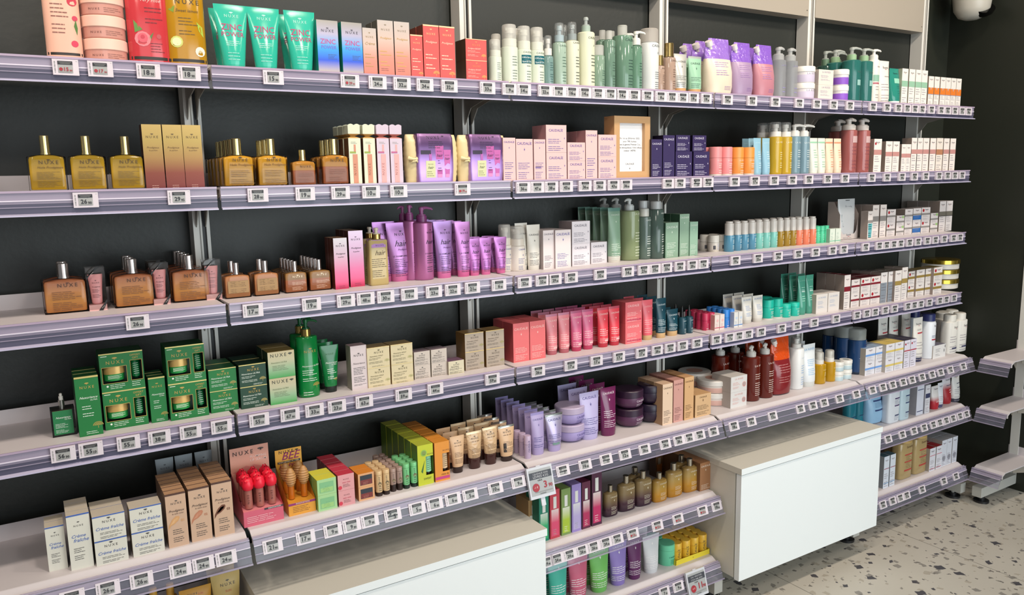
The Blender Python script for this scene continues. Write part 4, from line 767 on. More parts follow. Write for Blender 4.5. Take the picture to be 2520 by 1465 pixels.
spec('orw', tube, 'cream tube with orange print', 'orange print tubes', 'tube', c=('#e2cdb4', 's'), cr=.46, ch=.1, e=.8, p=[('R', -.48, .86, .48, .90, '#e08a6a'), ('L', -.1, .66, .2, 8, .5, '#e08a6a')])
run(2, 'grw', '1993-2012@340*2 2013-2030@340'); run(2, 'orw', '2032-2050@341*2 2052-2070@341')
spec('rpu', bottle, 'rose-brown wash bottle with clear pump', 'rose-brown bottles', 'bottle', c=('#a8605c', 't'), top='pump', nr=.3, kr=.40, bh=.79, sh=.01, shr=.95, nz=1, nl=.35, p=[('R', -.2, .56, .4, .68, '#c3a3a2'), ('L', -.2, .48, .1, 7, .6, '#8a4a50')], k=('#d3c9c0', 's'))
run(2, 'rpu', '2076-2103@293 2110-2134@294'); run(2, 'rpu', '2049-2076@297', front=.11)
BR = '#c08a84'
spec('ebr', carton, 'white carton with dusty rose band', 'dusty rose band cartons', 'carton', c='#e6ddd6', side='#8a7a70', dr=1, p=EU(BR, .86, .53, .66)); spec('ebo', carton, 'white carton with brown band', 'brown band carton', 'carton', c='#e2d8cd', side='#8a7a70', dr=1, p=EU('#b07a5a', .86, .50, .66))
spec('ebd', carton, 'tall white carton with rose band and red dot', 'rose band carton', 'carton', c='#e6ddd6', side='#8a7a70', dr=1, p=EU(BR, .88, .53, .68, red=1)); spec('ebs', carton, 'short white carton with dusty rose band', 'short rose band cartons', 'carton', c='#e6ddd6', side='#8a7a70', dr=1, p=EU(BR, .86, .52, .66))
run(2, 'ebd', '2152-2171@342'); run(2, 'ebs', '2181-2197@348 2198-2215@348'); run(2, 'ebs', '2220-2231@355 2231-2243@355'); run(2, 'ebr', '2246-2258@339 2259-2271@340 2272-2289@340 2290-2305@340 2323-2338@341 2339-2354@341', front=.175); run(2, 'ebo', '2306-2322@340', front=.175)
# ================================================================== third shelf
ROIL = dict(glass=('#d39a84', 'c'), c=('#e09450>#eaa860>#dc9a60>#c07a58', 'l'))
RP = [('T', 'NUXE', .06, .76, .44, '#4a2c1c'), ('K', .06, .85, .08, '#6a3c2c'), ('L', -.30, .62, .10, 11, .66, '#6a4228')]
spec('rol', flacon, 'large rose-tinted oil bottle with chrome cap', 'large rose oil bottles', 'bottle', **ROIL, bh=.70, kr=.125, p=RP, k=('#d8ccc6', 'm'))
run(3, 'rol', '84-219@646*2 270-373@638*3 420-503@629*4', yb=779, pitch=.043)
spec('clb', clear_box, 'clear box holding a small pink tube, black ribbon', 'clear tube boxes', 'gift box', name='clear_gift_box', dr=.9)
run(3, 'clb', '208-257@661 368-414@647*2 501-541@638', yb=768, pitch=.05)
spec('ros3', flacon, 'small rose oil bottle with chrome cap', 'small rose oil bottles', 'bottle', glass=('#d8a48c', 'c'), c=('#c98c5a', 'l'), bh=.67, kr=.11, p=[('R', -.38, .22, .40, .74, '#9f7d4e'), ('L', -.30, .7, .25, 8, .6, '#5a3c22')], k=('#d8ccc6', 'm'))
run(3, 'ros3', '546-611@647*2 616-683@641*2', yb=738, pitch=.045)
spec('rob', flacon, 'small copper-and-rose oil bottle with chrome cap', 'copper rose oil bottles', 'bottle', glass=('#c98a74', 'c'), mid=(.60, ('#c47a4e', 'l')), c=('#a8804a', 'l'), bh=.67, kr=.11, p=[('T', 'NUXE', .05, .72, .42, '#f0e2c0'), ('K', .05, .80, .1, '#f0e2c0'), ('L', -.2, .5, .15, 7, .6, '#f0cdb0')], k=('#d8ccc6', 'm'))
run(3, 'rob', '694-752@643*5 754-811@638*6', yb=724, pitch=.024)
GP = '#c4325a>#b05572>#a88790>#aea3a1'
def gpr(c): return [('T', 'NUXE', 0, .83, .62, c), ('K', 0, .88, .15, c), ('I', 'Prodigieux', 0, .68, .68, c), ('I', 'le parfum', 0, .62, .42, c), ('L', -.2, .06, .03, 2, .5, '#8a2c4c')]
spec('gpa', carton, 'rose graded perfume carton', 'rose graded carton', 'carton', c=(GP, 'f'), side=('#6a3524', 'f'), top=('#c99a6c', 'f'), dr=.6, p=gpr('#4a3a40')); spec('gpb', carton, 'tall pink graded perfume carton', 'pink graded carton', 'carton', c=('#c83258>#b4587a>#b0889c>#b8a0ae', 'f'), side=('#6a3524', 'f'), top=('#c99a6c', 'f'), dr=.8, p=gpr('#5a4658'))
run(3, 'gpa', '819-853@586*3', yb=714); run(3, 'gpb', '856-892@568*3', yb=708)
spec('hoi', bottle, 'glitter gold hair oil with cream nozzle and mauve tag', 'hair oil bottle', 'bottle', c=('#c3ad74', 't'), top='pump', n=7, e=.55, nr=.18, kr=.22, bh=.80, sh=.03, nz=-1, nl=.0, shr=.5, k=('#d9cbb8', 's'), kk=('#c2a05c', 'm'), p=[('R', -.5, .66, .5, .79, '#a877b8'), ('T', 'NUXE', .05, .68, .42, '#4a3058'), ('I', 'hair', .05, .53, .5, '#5c4a2c'), ('L', -.4, .46, .16, 10, .8, '#5c4a2c')])
run(3, 'hoi', '901-948@560*2', yb=706, pitch=.04)
HP = '#3c2244'
def hairp(name='LE SHAMPOING'): return [('T', 'NUXE', .08, .78, .50, HP), ('K', .08, .84, .12, HP), ('I', 'hair', .05, .60, .50, HP), ('I', 'Prodigieux', .12, .53, .42, '#7a4488'), ('T', name, .0, .42, .60, HP), ('L', -.24, .38, .10, 10, .6, HP)]
spec('hsh', tube, 'mauve shampoo tube standing on pink cap', 'shampoo tube', 'tube', c=('#b274bb>#c487c4>#c08cc8>#b57cba', 'f'), cap=('#cc6a9e', 's'), cr=.33, ch=.13, p=hairp())
run(3, 'hsh', '948-1007@548*2', yb=697, pitch=.045); run(3, 'hsh', '914-970@546', front=.10)
spec('hpu', bottle, 'tall mauve shampoo bottle with plum pump', 'mauve pump bottle', 'bottle', c=('#b2699a', 'f'), top='pump', nr=.25, kr=.25, bh=.79, sh=.012, shr=.9, nz=1, nl=.42, k=('#a85a92', 's'), kk=('#8f4078', 's'), p=[('T', 'NUXE', .22, .64, .4, HP), ('K', .22, .68, .10, HP), ('I', 'hair', .16, .50, .4, HP), ('T', 'LE SHAMPOING', .16, .36, .52, HP), ('L', -.02, .33, .12, 8, .44, HP)])
run(3, 'hpu', '1012-1060@509', yb=694); run(3, 'hpu', '973-1006@506', front=.09, var=dict(nz=-1)); run(3, 'hpu', '988-1024@504', front=.115, var=dict(nz=1, nl=.15))
spec('hde', tube, 'mauve conditioner tube on pink cap', 'conditioner tubes', 'tube', c=('#a87cba>#b78cc8>#b388c4', 'f'), cap=('#cc6a9e', 's'), cr=.36, ch=.12, p=hairp('LE DÉMÊLANT'))
run(3, 'hde', '1065-1112@545*4', yb=688, pitch=.042)
spec('hcr', tube, 'slim mauve hair cream tube on pink cap', 'hair cream tube', 'tube', c=('#c07cbe>#c886c4', 'f'), cap=('#c95f92', 's'), cr=.38, ch=.12, p=hairp('LA CRÈME'))
run(3, 'hcr', '1118-1156@546*4', yb=684, pitch=.042)
spec('hmi', tube, 'mini mauve tube on pink cap', 'mini mauve tubes', 'tube', c=('#b870be>#c47ac0>#c47ec4', 'f'), cap=('#cc6496', 's'), cr=.34, ch=.14, p=hairp('LE SHAMPOING'))
run(3, 'hmi', '1150-1181@586*2 1178-1209@586*3 1214-1247@585*3', yb=681, pitch=.030)
spec('cfo', bottle, 'white foam cleanser bottle with clear cap', 'white foam bottles', 'bottle', **dict(FM, c=('#dcd4ca', 's'), k=('#d8cfc2', 's'), bh=.56), p=[('T', 'CAUDALÍE', .15, .47, .6, '#5a5f9c'), ('G', .15, .36, .10, '#4a5a90'), ('L', -.18, .28, .05, 8, .5, '#6a70a0')])
run(3, 'cfo', '1253-1288@556', yb=671); run(3, 'cfo', '1225-1256@552', front=.12)
spec('cwt', tube, 'white day cream tube', 'white cream tube', 'tube', c=('#d8d4ca', 's'), cr=.40, ch=.09, p=CA('#5c5c5c', .76, .38, .12, 9, .72))
run(3, 'cwt', '1295-1328@553', yb=667); run(3, 'cwt', '1266-1297@549', front=.12)
VW = '#e0d5d4'; VWS = '#a99c9c'
spec('vwa', carton, 'white slim serum carton with grey lettering', 'slim white carton', 'carton', c=VW, side=VWS, dr=1, p=CA('#6e6876', .88, .34)); spec('vwb', carton, 'white serum carton with violet lettering', 'white violet carton', 'carton', c=VW, side=VWS, dr=1, p=CA('#6a62a8', .86, .38))
spec('vwj', carton, 'white jar carton with grey lettering', 'white jar cartons', 'carton', c='#ded7dc', side=VWS, dr=1, p=CJ('#6e6a76')); spec('vwk', carton, 'low white jar carton with grey lettering', 'low white carton', 'carton', c='#ded7dc', side=VWS, dr=1, p=CJ('#6e6a76'))
run(3, 'vwa', '1336-1364@567*2', yb=664); run(3, 'vwb', '1366-1405@566*2', yb=662); run(3, 'vwj', '1407-1452@545', yb=656, st=2); run(3, 'vwk', '1454-1494@596', yb=650)
GG = '#7f9e86'
spec('gtu', tube, 'sage green gel tube standing on white cap', 'sage green tubes', 'tube', c=(GG, 's'), crimp=('#5f8a7c', 's'), cap=('#d3cfc4', 's'), cr=.46, ch=.115, e=.75, p=CA('#d5dfd2', .86, .34, .06, 9, .7, .05))
run(3, 'gtu', '1496-1526@512*5', yb=648, pitch=.034)
spec('gpb3', bottle, 'olive green gel bottle with white pump', 'olive pump bottles', 'bottle', c=('#8f9c74', 't'), top='pump', nr=.24, kr=.24, bh=.81, shr=.9, sh=.015, nz=-1, nl=.40, p=CR('#d3d9c0', .74, .62, .2), k=('#cfd0cc', 's'))
run(3, 'gpb3', '1528-1568@489*3', yb=645, pitch=.055)
spec('gts', bottle, 'short grey-green toner bottle with white cap', 'short toner bottle', 'bottle', c=('#5f7068', 't'), top='cap', nr=.34, kr=.36, bh=.84, shr=.9, sh=.012, p=CR('#dfe3dc', .76, .62, .12), k=('#cfccc3', 's'))
spec('gtb', bottle, 'tall grey-green toner bottle with white cap', 'tall toner bottles', 'bottle', c=('#4f615a', 't'), top='cap', nr=.3, kr=.33, bh=.86, shr=.8, sh=.02, p=CR('#dfe3dc', .78, .62, .3, .42, .1), k=('#c6c6c4', 's'))
run(3, 'gts', '1571-1598@513', yb=641); run(3, 'gtb', '1599-1629@495*2', yb=640, pitch=.05); run(3, 'gtb', '1569-1595@494', front=.12)
GB = '#87a48e'; GBS = '#3d5c48'
spec('gba', carton, 'wide sage green carton', 'wide sage carton', 'carton', c=GB, side=GBS, dr=1, p=CA('#dce6da', .84, .42)); spec('gbb', carton, 'tall sage green carton', 'tall sage carton', 'carton', c=GB, side=GBS, dr=1, p=CA('#dce6da', .90, .3)); spec('gbc', carton, 'slim sage green carton', 'slim sage carton', 'carton', c='#8fb09a', side=GBS, dr=1, p=CA('#dce6da', .88, .32))
run(3, 'gba', '1638-1670@548*2', yb=636); run(3, 'gbb', '1673-1697@527*2', yb=632); run(3, 'gbc', '1698-1718@546', yb=630)
spec('wde', stick, 'white roll-on deodorant with blue print', 'white roll-ons', 'deodorant stick', c=('#dcd5ca', 's'), k=('#e0dbd0', 's'), bh=.56, foot=.09, fc=('#cbc3b6', 's'), kr=.97, p=[('T', 'LA ROSÉE', .15, .46, .5, '#a0a4c0'), ('L', -.05, .4, .15, 6, .45, '#9aa2c8'), ('R', -.38, .15, -.2, .38, '#4a4a50')])
run(3, 'wde', '1745-1768@578*2 1769-1788@577*2 1790-1807@577', yb=622)
def dro(k, c, col): spec(k, stick, col+' serum bottle with tall white cap', col+' serums', 'bottle', name='serum_bottle', c=(c, 'g'), k=('#cfc9c2', 's'), bh=.54, kr=.86, step=1, p=[('T', 'LA ROSÉE', .2, .47, .62, '#e9efe8'), ('L', 0, .38, .1, 7, .55, '#e9efe8')])
dro('dbl', '#5289a4', 'blue'); dro('daq', '#79bdb2', 'aqua'); dro('dol', '#9a7a28', 'olive gold'); dro('dco', '#dc7d5e', 'coral')
run(3, 'dbl', '1805-1822@546*1 1822-1840@543*2 1841-1858@541', yb=619, front=None); run(3, 'dbl', '1786-1804@545', front=.14)
run(3, 'daq', '1859-1875@541*2 1876-1893@540*2 1894-1911@538*2', yb=614); run(3, 'dol', '1912-1927@537*2 1928-1943@536*2 1944-1957@535', yb=609); run(3, 'dco', '1958-1973@535*2 1975-1990@533*2 1992-2006@533', yb=605)
spec('mgt', stick, 'bright mint round stick', 'mint sticks', 'stick', c=('#4fc496', 's'), k=('#4fc496', 's'), bh=.7, p=[('L', -.1, .5, .2, 4, .5, '#bfead6')])
run(3, 'mgt', '2007-2016@556 2017-2027@555*2 2028-2037@556', yb=600)
spec('wmb', carton, 'small white carton with mint base line', 'small mint line cartons', 'carton', c='#d3dccf', side='#8fae9c', dr=1, p=[('R', -.5, .1, .5, .15, '#6fc0a0'), ('O', -.1, .65, .16, '#c3d2c4'), ('L', -.35, .45, .25, 3, .6, '#9db3a5')])
run(3, 'wmb', '2041-2058@563 2059-2068@563', yb=598)
spec('rfb', refill_box, 'white display carton holding grey refill pouches', 'refill display', 'display carton', name='display_carton')
run(3, 'rfb', '2086-2132@490', yb=592)
GY = '#8c8784'
spec('egy', carton, 'slim white carton with grey band', 'grey band cartons', 'carton', c='#ded5d0', side='#8d8078', dr=1.2, p=EU(GY, .87, .50, .66)); spec('eaq', carton, 'slim white carton printed with aqua tube', 'aqua tube carton', 'carton', c='#ded5d0', side='#8d8078', dr=1, p=EU(GY, .88, .58, .68)+[('P', [(-.3, .05), (.3, .05), (.42, .56), (-.42, .56)], '#63aab0')])
run(3, 'eaq', '2137-2149@520', yb=589); run(3, 'egy', '2150-2163@505*2 2166-2184@504*2', yb=586)
spec('egr', carton, 'squat white carton with grey band and red dot', 'red dot grey cartons', 'carton', c='#ddd5d3', side='#85786f', dr=.9, p=EU(GY, .80, .42, .56, .08, red=1, wd=.36)); spec('egn', carton, 'squat white carton with grey band and green mark', 'green mark cartons', 'carton', c='#ddd5d3', side='#85786f', dr=.9, p=EU(GY, .80, .30, .46, wd=.36)+[('R', .2, .72, .46, .95, '#9cc07a')])
spec('egp', carton, 'squat white carton with plain grey band', 'plain grey cartons', 'carton', c='#ddd5d3', side='#85786f', dr=.9, p=EU(GY, .80, .42, .56, wd=.36)); spec('ebl', carton, 'squat white carton with grey and blue bands', 'blue band cartons', 'carton', c='#ddd5d3', side='#85786f', dr=.9, p=EU(GY, .80, .46, .58, wd=.36)+[('R', -.5, .1, .5, .44, '#2a68ae')])
run(3, 'egr', '2184-2205@516', yb=582, st=2); run(3, 'egn', '2207-2226@531', yb=580, st=2); run(3, 'egp', '2228-2247@515', yb=578, st=2); run(3, 'ebl', '2248-2268@513', yb=576, st=2); run(3, 'egr', '2269-2290@511', yb=574, st=2); run(3, 'egn', '2291-2309@525', yb=572, st=2)
spec('egt', carton, 'tall white carton with dark grey band', 'dark grey band cartons', 'carton', c='#ddd5d3', side='#85786f', dr=1, p=EU('#6f6a60', .87, .52, .66)+[('R', -.5, .50, .5, .52, '#2f2d33')])
run(3, 'egt', '2314-2329@495*3 2330-2346@495', yb=570)
# ================================================================== fourth shelf
spec('drb', drop_box, 'green serum dropper in an open dark carton', 'serum dropper', 'carton', name='dropper_carton')
run(4, 'drb', '118-180@974', yb=1082)
GC = '#0a7030'; GS = '#0a4e22'; GO = '#b99b4e'; GE = ('#d8c47c', 'f'); WG = '#dfe8dc'
def gn(v=.80, tree=1, wd=.6): return [('T', 'NUXE', 0, v, wd, GO), ('K', 0, v+.07, .18, GO), ('I', 'Nuxuriance', .02, v-.17, .74, WG), ('T', 'ULTRA', .24, v-.21, .3, WG), ('L', -.28, v-.30, v-.46, 5, .5, WG)]+([('B', .32, .16, .30, '#a9974a')] if tree else [])+[('L', -.2, .07, .04, 2, .55, WG)]
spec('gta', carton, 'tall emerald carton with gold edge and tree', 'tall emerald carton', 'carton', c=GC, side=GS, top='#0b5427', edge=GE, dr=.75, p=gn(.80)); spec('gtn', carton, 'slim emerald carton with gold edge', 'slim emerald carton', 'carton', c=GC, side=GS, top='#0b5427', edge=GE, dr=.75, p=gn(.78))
run(4, 'gta', '180-241@927*3', yb=1080); spec('gif', gift_box, 'emerald gift carton with windows showing jar and tube', 'emerald gift cartons', 'gift box', name='gift_carton')
run(4, 'gif', '240-351@868', yb=1064, st=2); run(4, 'gtn', '363-405@929*3', yb=1044); run(4, 'gif', '404-502@851', yb=1040, st=2)
def gsq(c): return [('T', 'NUXE', .02, .70, .42, GO), ('K', .02, .84, .12, GO), ('I', 'Nuxuriance ULTRA', -.08, .55, .68, WG), ('L', -.42, .46, .22, 5, .6, WG), ('B', .36, .26, .16, '#b3a45c'), ('L', .0, .10, .06, 2, .4, WG)]
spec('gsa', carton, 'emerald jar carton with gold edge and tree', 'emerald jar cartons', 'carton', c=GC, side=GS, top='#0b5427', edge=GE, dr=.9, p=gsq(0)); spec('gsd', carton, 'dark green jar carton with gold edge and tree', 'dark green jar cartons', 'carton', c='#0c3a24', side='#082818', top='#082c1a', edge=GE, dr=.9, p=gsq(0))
run(4, 'gsa', '511-581@908', yb=1020, st=2, nd=2); run(4, 'gsd', '586-654@897', yb=1010, st=2, nd=2)
spec('gcr', carton, 'pale gold and green graded refill carton', 'pale gold green cartons', 'carton', c='#3f9a4c>#8fb08a>#b9b596>#bdb08c', side='#12361f', top=('#9c8440', 'f'), dr=.8, p=[('T', 'NUXE', -.1, .80, .6, '#2f3428'), ('K', .34, .84, .16, '#2f3428'), ('I', 'Nuxuriance ULTRA', -.1, .56, .6, '#6f7a58'), ('L', -.35, .46, .3, 4, .7, '#6f7a58')])
run(4, 'gcr', '657-724@865', yb=1000, st=2, nd=2)
spec('gbo', bottle, 'tall emerald body milk bottle with gold collar pump', 'emerald pump bottle', 'bottle', c=('#0d7a38', 'g'), top='pump', nr=.22, kr=.22, bh=.78, sh=.015, shr=.9, e=.7, nz=1, nl=.42, k=('#0d5a2c', 'g'), kk=('#c0a05c', 'm'), p=[('T', 'NUXE', .05, .58, .55, GO), ('K', .05, .62, .16, GO), ('I', 'Nuxuriance ULTRA', .06, .40, .80, WG), ('L', -.34, .35, .22, 6, .76, WG), ('B', .28, .15, .24, '#a9974a'), ('L', -.34, .07, .04, 2, .5, WG)])
run(4, 'gbo', '723-777@785*2', yb=986, pitch=.042)
spec('gtb4', tube, 'emerald hand cream tube on black cap', 'emerald tubes', 'tube', c=('#14713a', 'g'), cap=('#0f1a16', 's'), cr=.32, ch=.13, p=[('T', 'NUXE', 0, .80, .42, '#3f7a44'), ('I', 'Nuxuriance', .05, .62, .62, WG), ('T', 'ULTRA', .18, .58, .28, WG), ('L', -.2, .5, .3, 6, .5, WG), ('B', .24, .27, .18, '#a9974a')])
run(4, 'gtb4', '785-832@850*3', yb=972, pitch=.036)
BK = '#3f3a38'
spec('wnu', carton, 'tall pale pink-grey carton', 'tall pink-grey carton', 'carton', c='#cdbfc0', side='#8f8a7e', top='#a08a90', dr=.8, p=[('T', 'NUXE', 0, .76, .60, BK), ('K', 0, .81, .15, BK), ('I', 'Nuxuriance', 0, .58, .74, '#6a5f60'), ('L', -.36, .50, .18, 10, .8, BK), ('L', -.36, .12, .10, 2, .8, BK)])
run(4, 'wnu', '861-901@851', yb=963)
CM = '#cdbf9a'
def nj(c, tr='#b8b27a'): return [('T', 'NUXE', .02, .70, .40, c), ('K', .02, .83, .11, c), ('I', 'Nuxuriance GOLD', -.1, .54, .58, c), ('L', -.42, .46, .22, 5, .62, c), ('B', .38, .26, .16, tr), ('L', -.3, .08, .05, 2, .7, c)]
spec('crs', carton, 'cream jar carton with gold edge', 'cream jar cartons', 'carton', c=CM, side='#9c7c48', top=('#b59a68', 'f'), edge=('#d8c08a', 'f'), dr=.8, p=nj('#57502f')); run(4, 'crs', '902-958@858 960-1015@845', yb=957, st=2)
spec('sms', carton, 'small beige jar carton with violet foil top', 'small beige cartons', 'carton', c='#c3b7ac', side='#8f8474', top=('#8f7c86', 'f'), dr=.85, p=[('T', 'NUXE', .0, .66, .36, BK), ('K', .0, .80, .11, BK), ('I', 'Nuxuriance', -.1, .52, .5, BK), ('L', -.44, .44, .08, 7, .85, BK)]); run(4, 'sms', '1018-1058@867 1060-1099@858', yb=936, st=2)
spec('sm1', carton, 'single beige carton with violet foil top', 'single beige carton', 'carton', c='#cdc4a8', side='#8f8474', top=('#8f6c86', 'f'), dr=.85, p=SP['sms']['p']); run(4, 'sm1', '1103-1142@888', yb=924)
spec('gos', carton, 'taupe and gold jar carton', 'taupe gold cartons', 'carton', c='#a99a8a', side='#7a5a2c', top=('#a9854a', 'f'), edge=('#e0bf7c', 'f'), dr=.9, p=nj('#5a4c40', '#a9a06a')); run(4, 'gos', '1143-1190@821 1195-1240@812', yb=914, st=2)
CR_ = '#dd6a6c'
spec('cob', carton, 'coral pink tall carton', 'coral pink cartons', 'carton', c=CR_, side='#b94b50', dr=1, p=CA('#f2c3bc', .82, .36, .06, 9, .84)); run(4, 'cob', '1262-1302@797*2 1303-1342@788*2', yb=894)
def ct(k, c, cr, cap, desc, short, n=3): spec(k, tube, desc, short, 'tube', c=(c, 's'), crimp=(cr, 's'), cap=(cap, 's'), cr=.40, ch=.12, e=.8, p=CA('#f4d0cc', .82, .46, .12, 8, .76, .05)+[('R', -.05, .15, .42, .20, '#f0b4b4')])
ct('tpk', '#dc8088', '#b9748c', '#b0606a', 'soft pink shower gel tube', 'soft pink tubes'); ct('tmg', '#cf5f84', '#a84c70', '#b53a5c', 'magenta shower gel tube', 'magenta tubes'); ct('trd', '#dd4350', '#b04456', '#b82f3e', 'bright red shower gel tube', 'bright red tubes')
run(4, 'tpk', '1342-1371@773*3 1373-1401@770*3', yb=877, pitch=.035); run(4, 'tmg', '1403-1432@765*3 1432-1459@761*3', yb=868, pitch=.035); run(4, 'trd', '1469-1497@758*3 1498-1524@753*3', yb=858, pitch=.035)
spec('coj', carton, 'coral jar carton with dark red bar', 'coral jar cartons', 'carton', c='#de6c72', side='#b9545a', dr=1, p=CJ('#f6ccca')+[('R', -.42, .10, .45, .17, '#c22f52')]); run(4, 'coj', '1539-1580@743', yb=848, st=2)
spec('cwd', tube, 'coral body tube with wooden cap', 'coral wooden-cap tubes', 'tube', c=('#de616c', 's'), cap='#c9a677', cr=.40, ch=.12, p=CA('#f0b0b0', .82, .5, .2, 7, .76)); run(4, 'cwd', '1580-1606@738*3', yb=840, pitch=.04)
spec('twd', tube, 'petrol blue tube with wooden cap', 'petrol blue tubes', 'tube', c=('#144250', 's'), cap='#c9a677', cr=.40, ch=.13, p=CA('#cfdde0', .82, .46, .18, 8, .74)); run(4, 'twd', '1614-1639@734*3', yb=835, pitch=.04)
spec('tws', tube, 'small petrol blue tube with wooden cap', 'small petrol tube', 'tube', c=('#144250', 's'), cap='#c9a677', cr=.40, ch=.19, p=CA('#cfdde0', .76, .46, .24, 7, .66)); run(4, 'tws', '1640-1668@761*2', yb=830, pitch=.03)
spec('drp', bottle, 'petrol blue dropper bottle with black bulb', 'dropper bottles', 'bottle', c=('#173f4c', 's'), top='dropper', nr=.2, kr=.24, bh=.60, sh=.06, k=('#0c0c0c', 's'), p=CR('#cfdde0', .46, .66, .15, .2, .05)); run(4, 'drp', '1670-1687@753 1688-1703@750', yb=826); run(4, 'drp', '1655-1670@748', front=.12)
def stk(k, c, desc, short): spec(k, stick, desc, short, 'lip balm', name='lip_balm', c=(c, 's'), k=(c, 's'), bh=.56, p=[('V', 'LA ROSÉE', .1, .25, .8, '#f0d0d6'), ('L', -.2, .12, .03, 2, .6, '#f0d0d6')])
stk('src', '#b52c50', 'crimson lip balm stick', 'crimson balms'); stk('sbl', '#2f7fd0', 'bright blue lip balm stick', 'blue balms')
run(4, 'src', '1729-1742@771*4 1743-1756@769*4', yb=816); run(4, 'sbl', '1780-1792@762*4 1793-1805@760*4', yb=809)
spec('wpc', carton, 'small white balm carton with pink line', 'pink line cartons', 'carton', c='#dccfc8', side='#b98c88', dr=1, p=[('O', .1, .62, .22, '#e3b3b3'), ('R', -.5, .13, .5, .18, '#c03a5c'), ('L', -.3, .4, .25, 3, .6, '#c9a0a4')]); run(4, 'wpc', '1759-1771@776*3 1772-1783@774*3', yb=814)
spec('wbc', carton, 'small white balm carton with blue line', 'blue line cartons', 'carton', c='#d8d6d2', side='#a9b0bc', dr=1, p=[('O', .1, .62, .22, '#b9cbe0'), ('R', -.5, .13, .5, .18, '#3a78c0'), ('L', -.3, .4, .25, 3, .6, '#a0b4c9')]); run(4, 'wbc', '1807-1817@769*2 1818-1828@767*2', yb=807)
spec('wht', tube, 'white hand cream tube with blue lettering', 'white blue-print tubes', 'tube', c=('#d3d0c8', 's'), cap=('#c6c1b8', 's'), cr=.40, ch=.14, p=[('T', 'LA ROSÉE', 0, .86, .74, '#6f8fc0'), ('L', -.26, .66, .3, 8, .54, '#7b96c6')]); run(4, 'wht', '1825-1850@731*3 1852-1877@727*3', yb=800, pitch=.038)
deo('dte', '#16b09a', 'teal'); deo('dts', '#1cb8a2', 'small teal'); SP['dts'].update(foot=0, bh=.7)
run(4, 'dte', '1877-1899@738*2 1900-1921@734*2', yb=791); run(4, 'dts', '1922-1942@747*2 1945-1962@744', yb=785)
spec('stt', tube, 'sea green scrub tube', 'sea green tubes', 'tube', c=('#4f9c86', 't'), cr=.44, ch=.05, e=.8, p=[('T', 'LA ROSÉE', 0, .86, .66, '#8fc8b4'), ('L', -.2, .7, .36, 7, .5, '#a9d8c8'), ('R', -.2, .60, .2, .615, '#e8f4ee')]); run(4, 'stt', '1963-1984@679*3 1985-2001@676*3', yb=777, pitch=.034)
spec('wlc', carton, 'white cream carton with pale blue lettering', 'white cream cartons', 'carton', c='#d9d2cc', side='#a9a096', dr=1.2, p=[('T', 'LA ROSÉE', 0, .78, .66, '#a3b2cc'), ('L', -.35, .62, .3, 6, .55, '#a3b2cc')]); run(4, 'wlc', '2010-2037@724 2038-2067@720', yb=773)
RD = '#7c1d2a'
spec('era', carton, 'tall white carton with dark red band', 'tall red band carton', 'carton', c='#ddd4d0', side='#8d8078', top='#5a1620', dr=1.1, p=EU(RD, .86, .52, .66)); run(4, 'era', '2079-2094@677*3', yb=762)
spec('ers', carton, 'squat white carton with dark red band', 'red band cartons', 'carton', c='#ddd4d0', side='#8d8078', top='#6a1a24', dr=.9, p=EU(RD, .78, .44, .58, wd=.36)); spec('erd', carton, 'squat white carton with red band and red dot', 'red dot cartons', 'carton', c='#ddd4d0', side='#8d8078', top='#6a1a24', dr=.9, p=EU(RD, .78, .44, .58, .08, wd=.36, red=1))
run(4, 'ers', '2096-2119@688', yb=757, st=2, nd=2); run(4, 'erd', '2120-2143@684 2144-2168@680', yb=754, st=2, nd=2)
spec('esv', carton, 'tall white carton printed with silver tube', 'silver tube cartons', 'carton', c='#ded8d6', side='#8d8078', top='#6f6a66', dr=1, p=EU(None, .88, .66, .68)+[('R', -.5, .0, .42, .66, '#848c96'), ('R', .28, .0, .34, .44, '#d8d8d8')]); run(4, 'esv', '2169-2185@671*3 2187-2203@668*2', yb=746)
spec('egd', carton, 'tall white carton with gold band', 'tall gold band cartons', 'carton', c='#ddd6d2', side='#8d8078', top='#5f5a50', dr=1, p=EU('#9c8448', .88, .52, .66)); run(4, 'egd', '2204-2220@666*2', yb=742); run(4, 'egd', '2221-2235@658*2', yb=739)
spec('ego', carton, 'squat white carton with gold band', 'gold band cartons', 'carton', c='#ddd6d2', side='#8d8078', top='#7c6a34', dr=.9, p=EU('#8f783c', .78, .40, .58, wd=.36)); spec('egx', carton, 'squat white carton with gold band and red dot', 'gold red-dot cartons', 'carton', c='#ddd6d2', side='#8d8078', top='#7c6a34', dr=.9, p=EU('#8f783c', .78, .40, .58, .08, wd=.36, red=1))
run(4, 'egx', '2236-2255@668', yb=732, st=2); run(4, 'ego', '2256-2277@664 2279-2298@661', yb=730, st=2); run(4, 'egx', '2299-2320@658', yb=725, st=2)
spec('gjr', jar, 'white jar with brushed gold lid', 'gold-lidded jars', 'jar', c=('#d6d0c6', 's'), lid=('#b79a3c', 'm'), bh=.55); run(4, 'gjr', '2290-2339@637', front=.15, st=3)
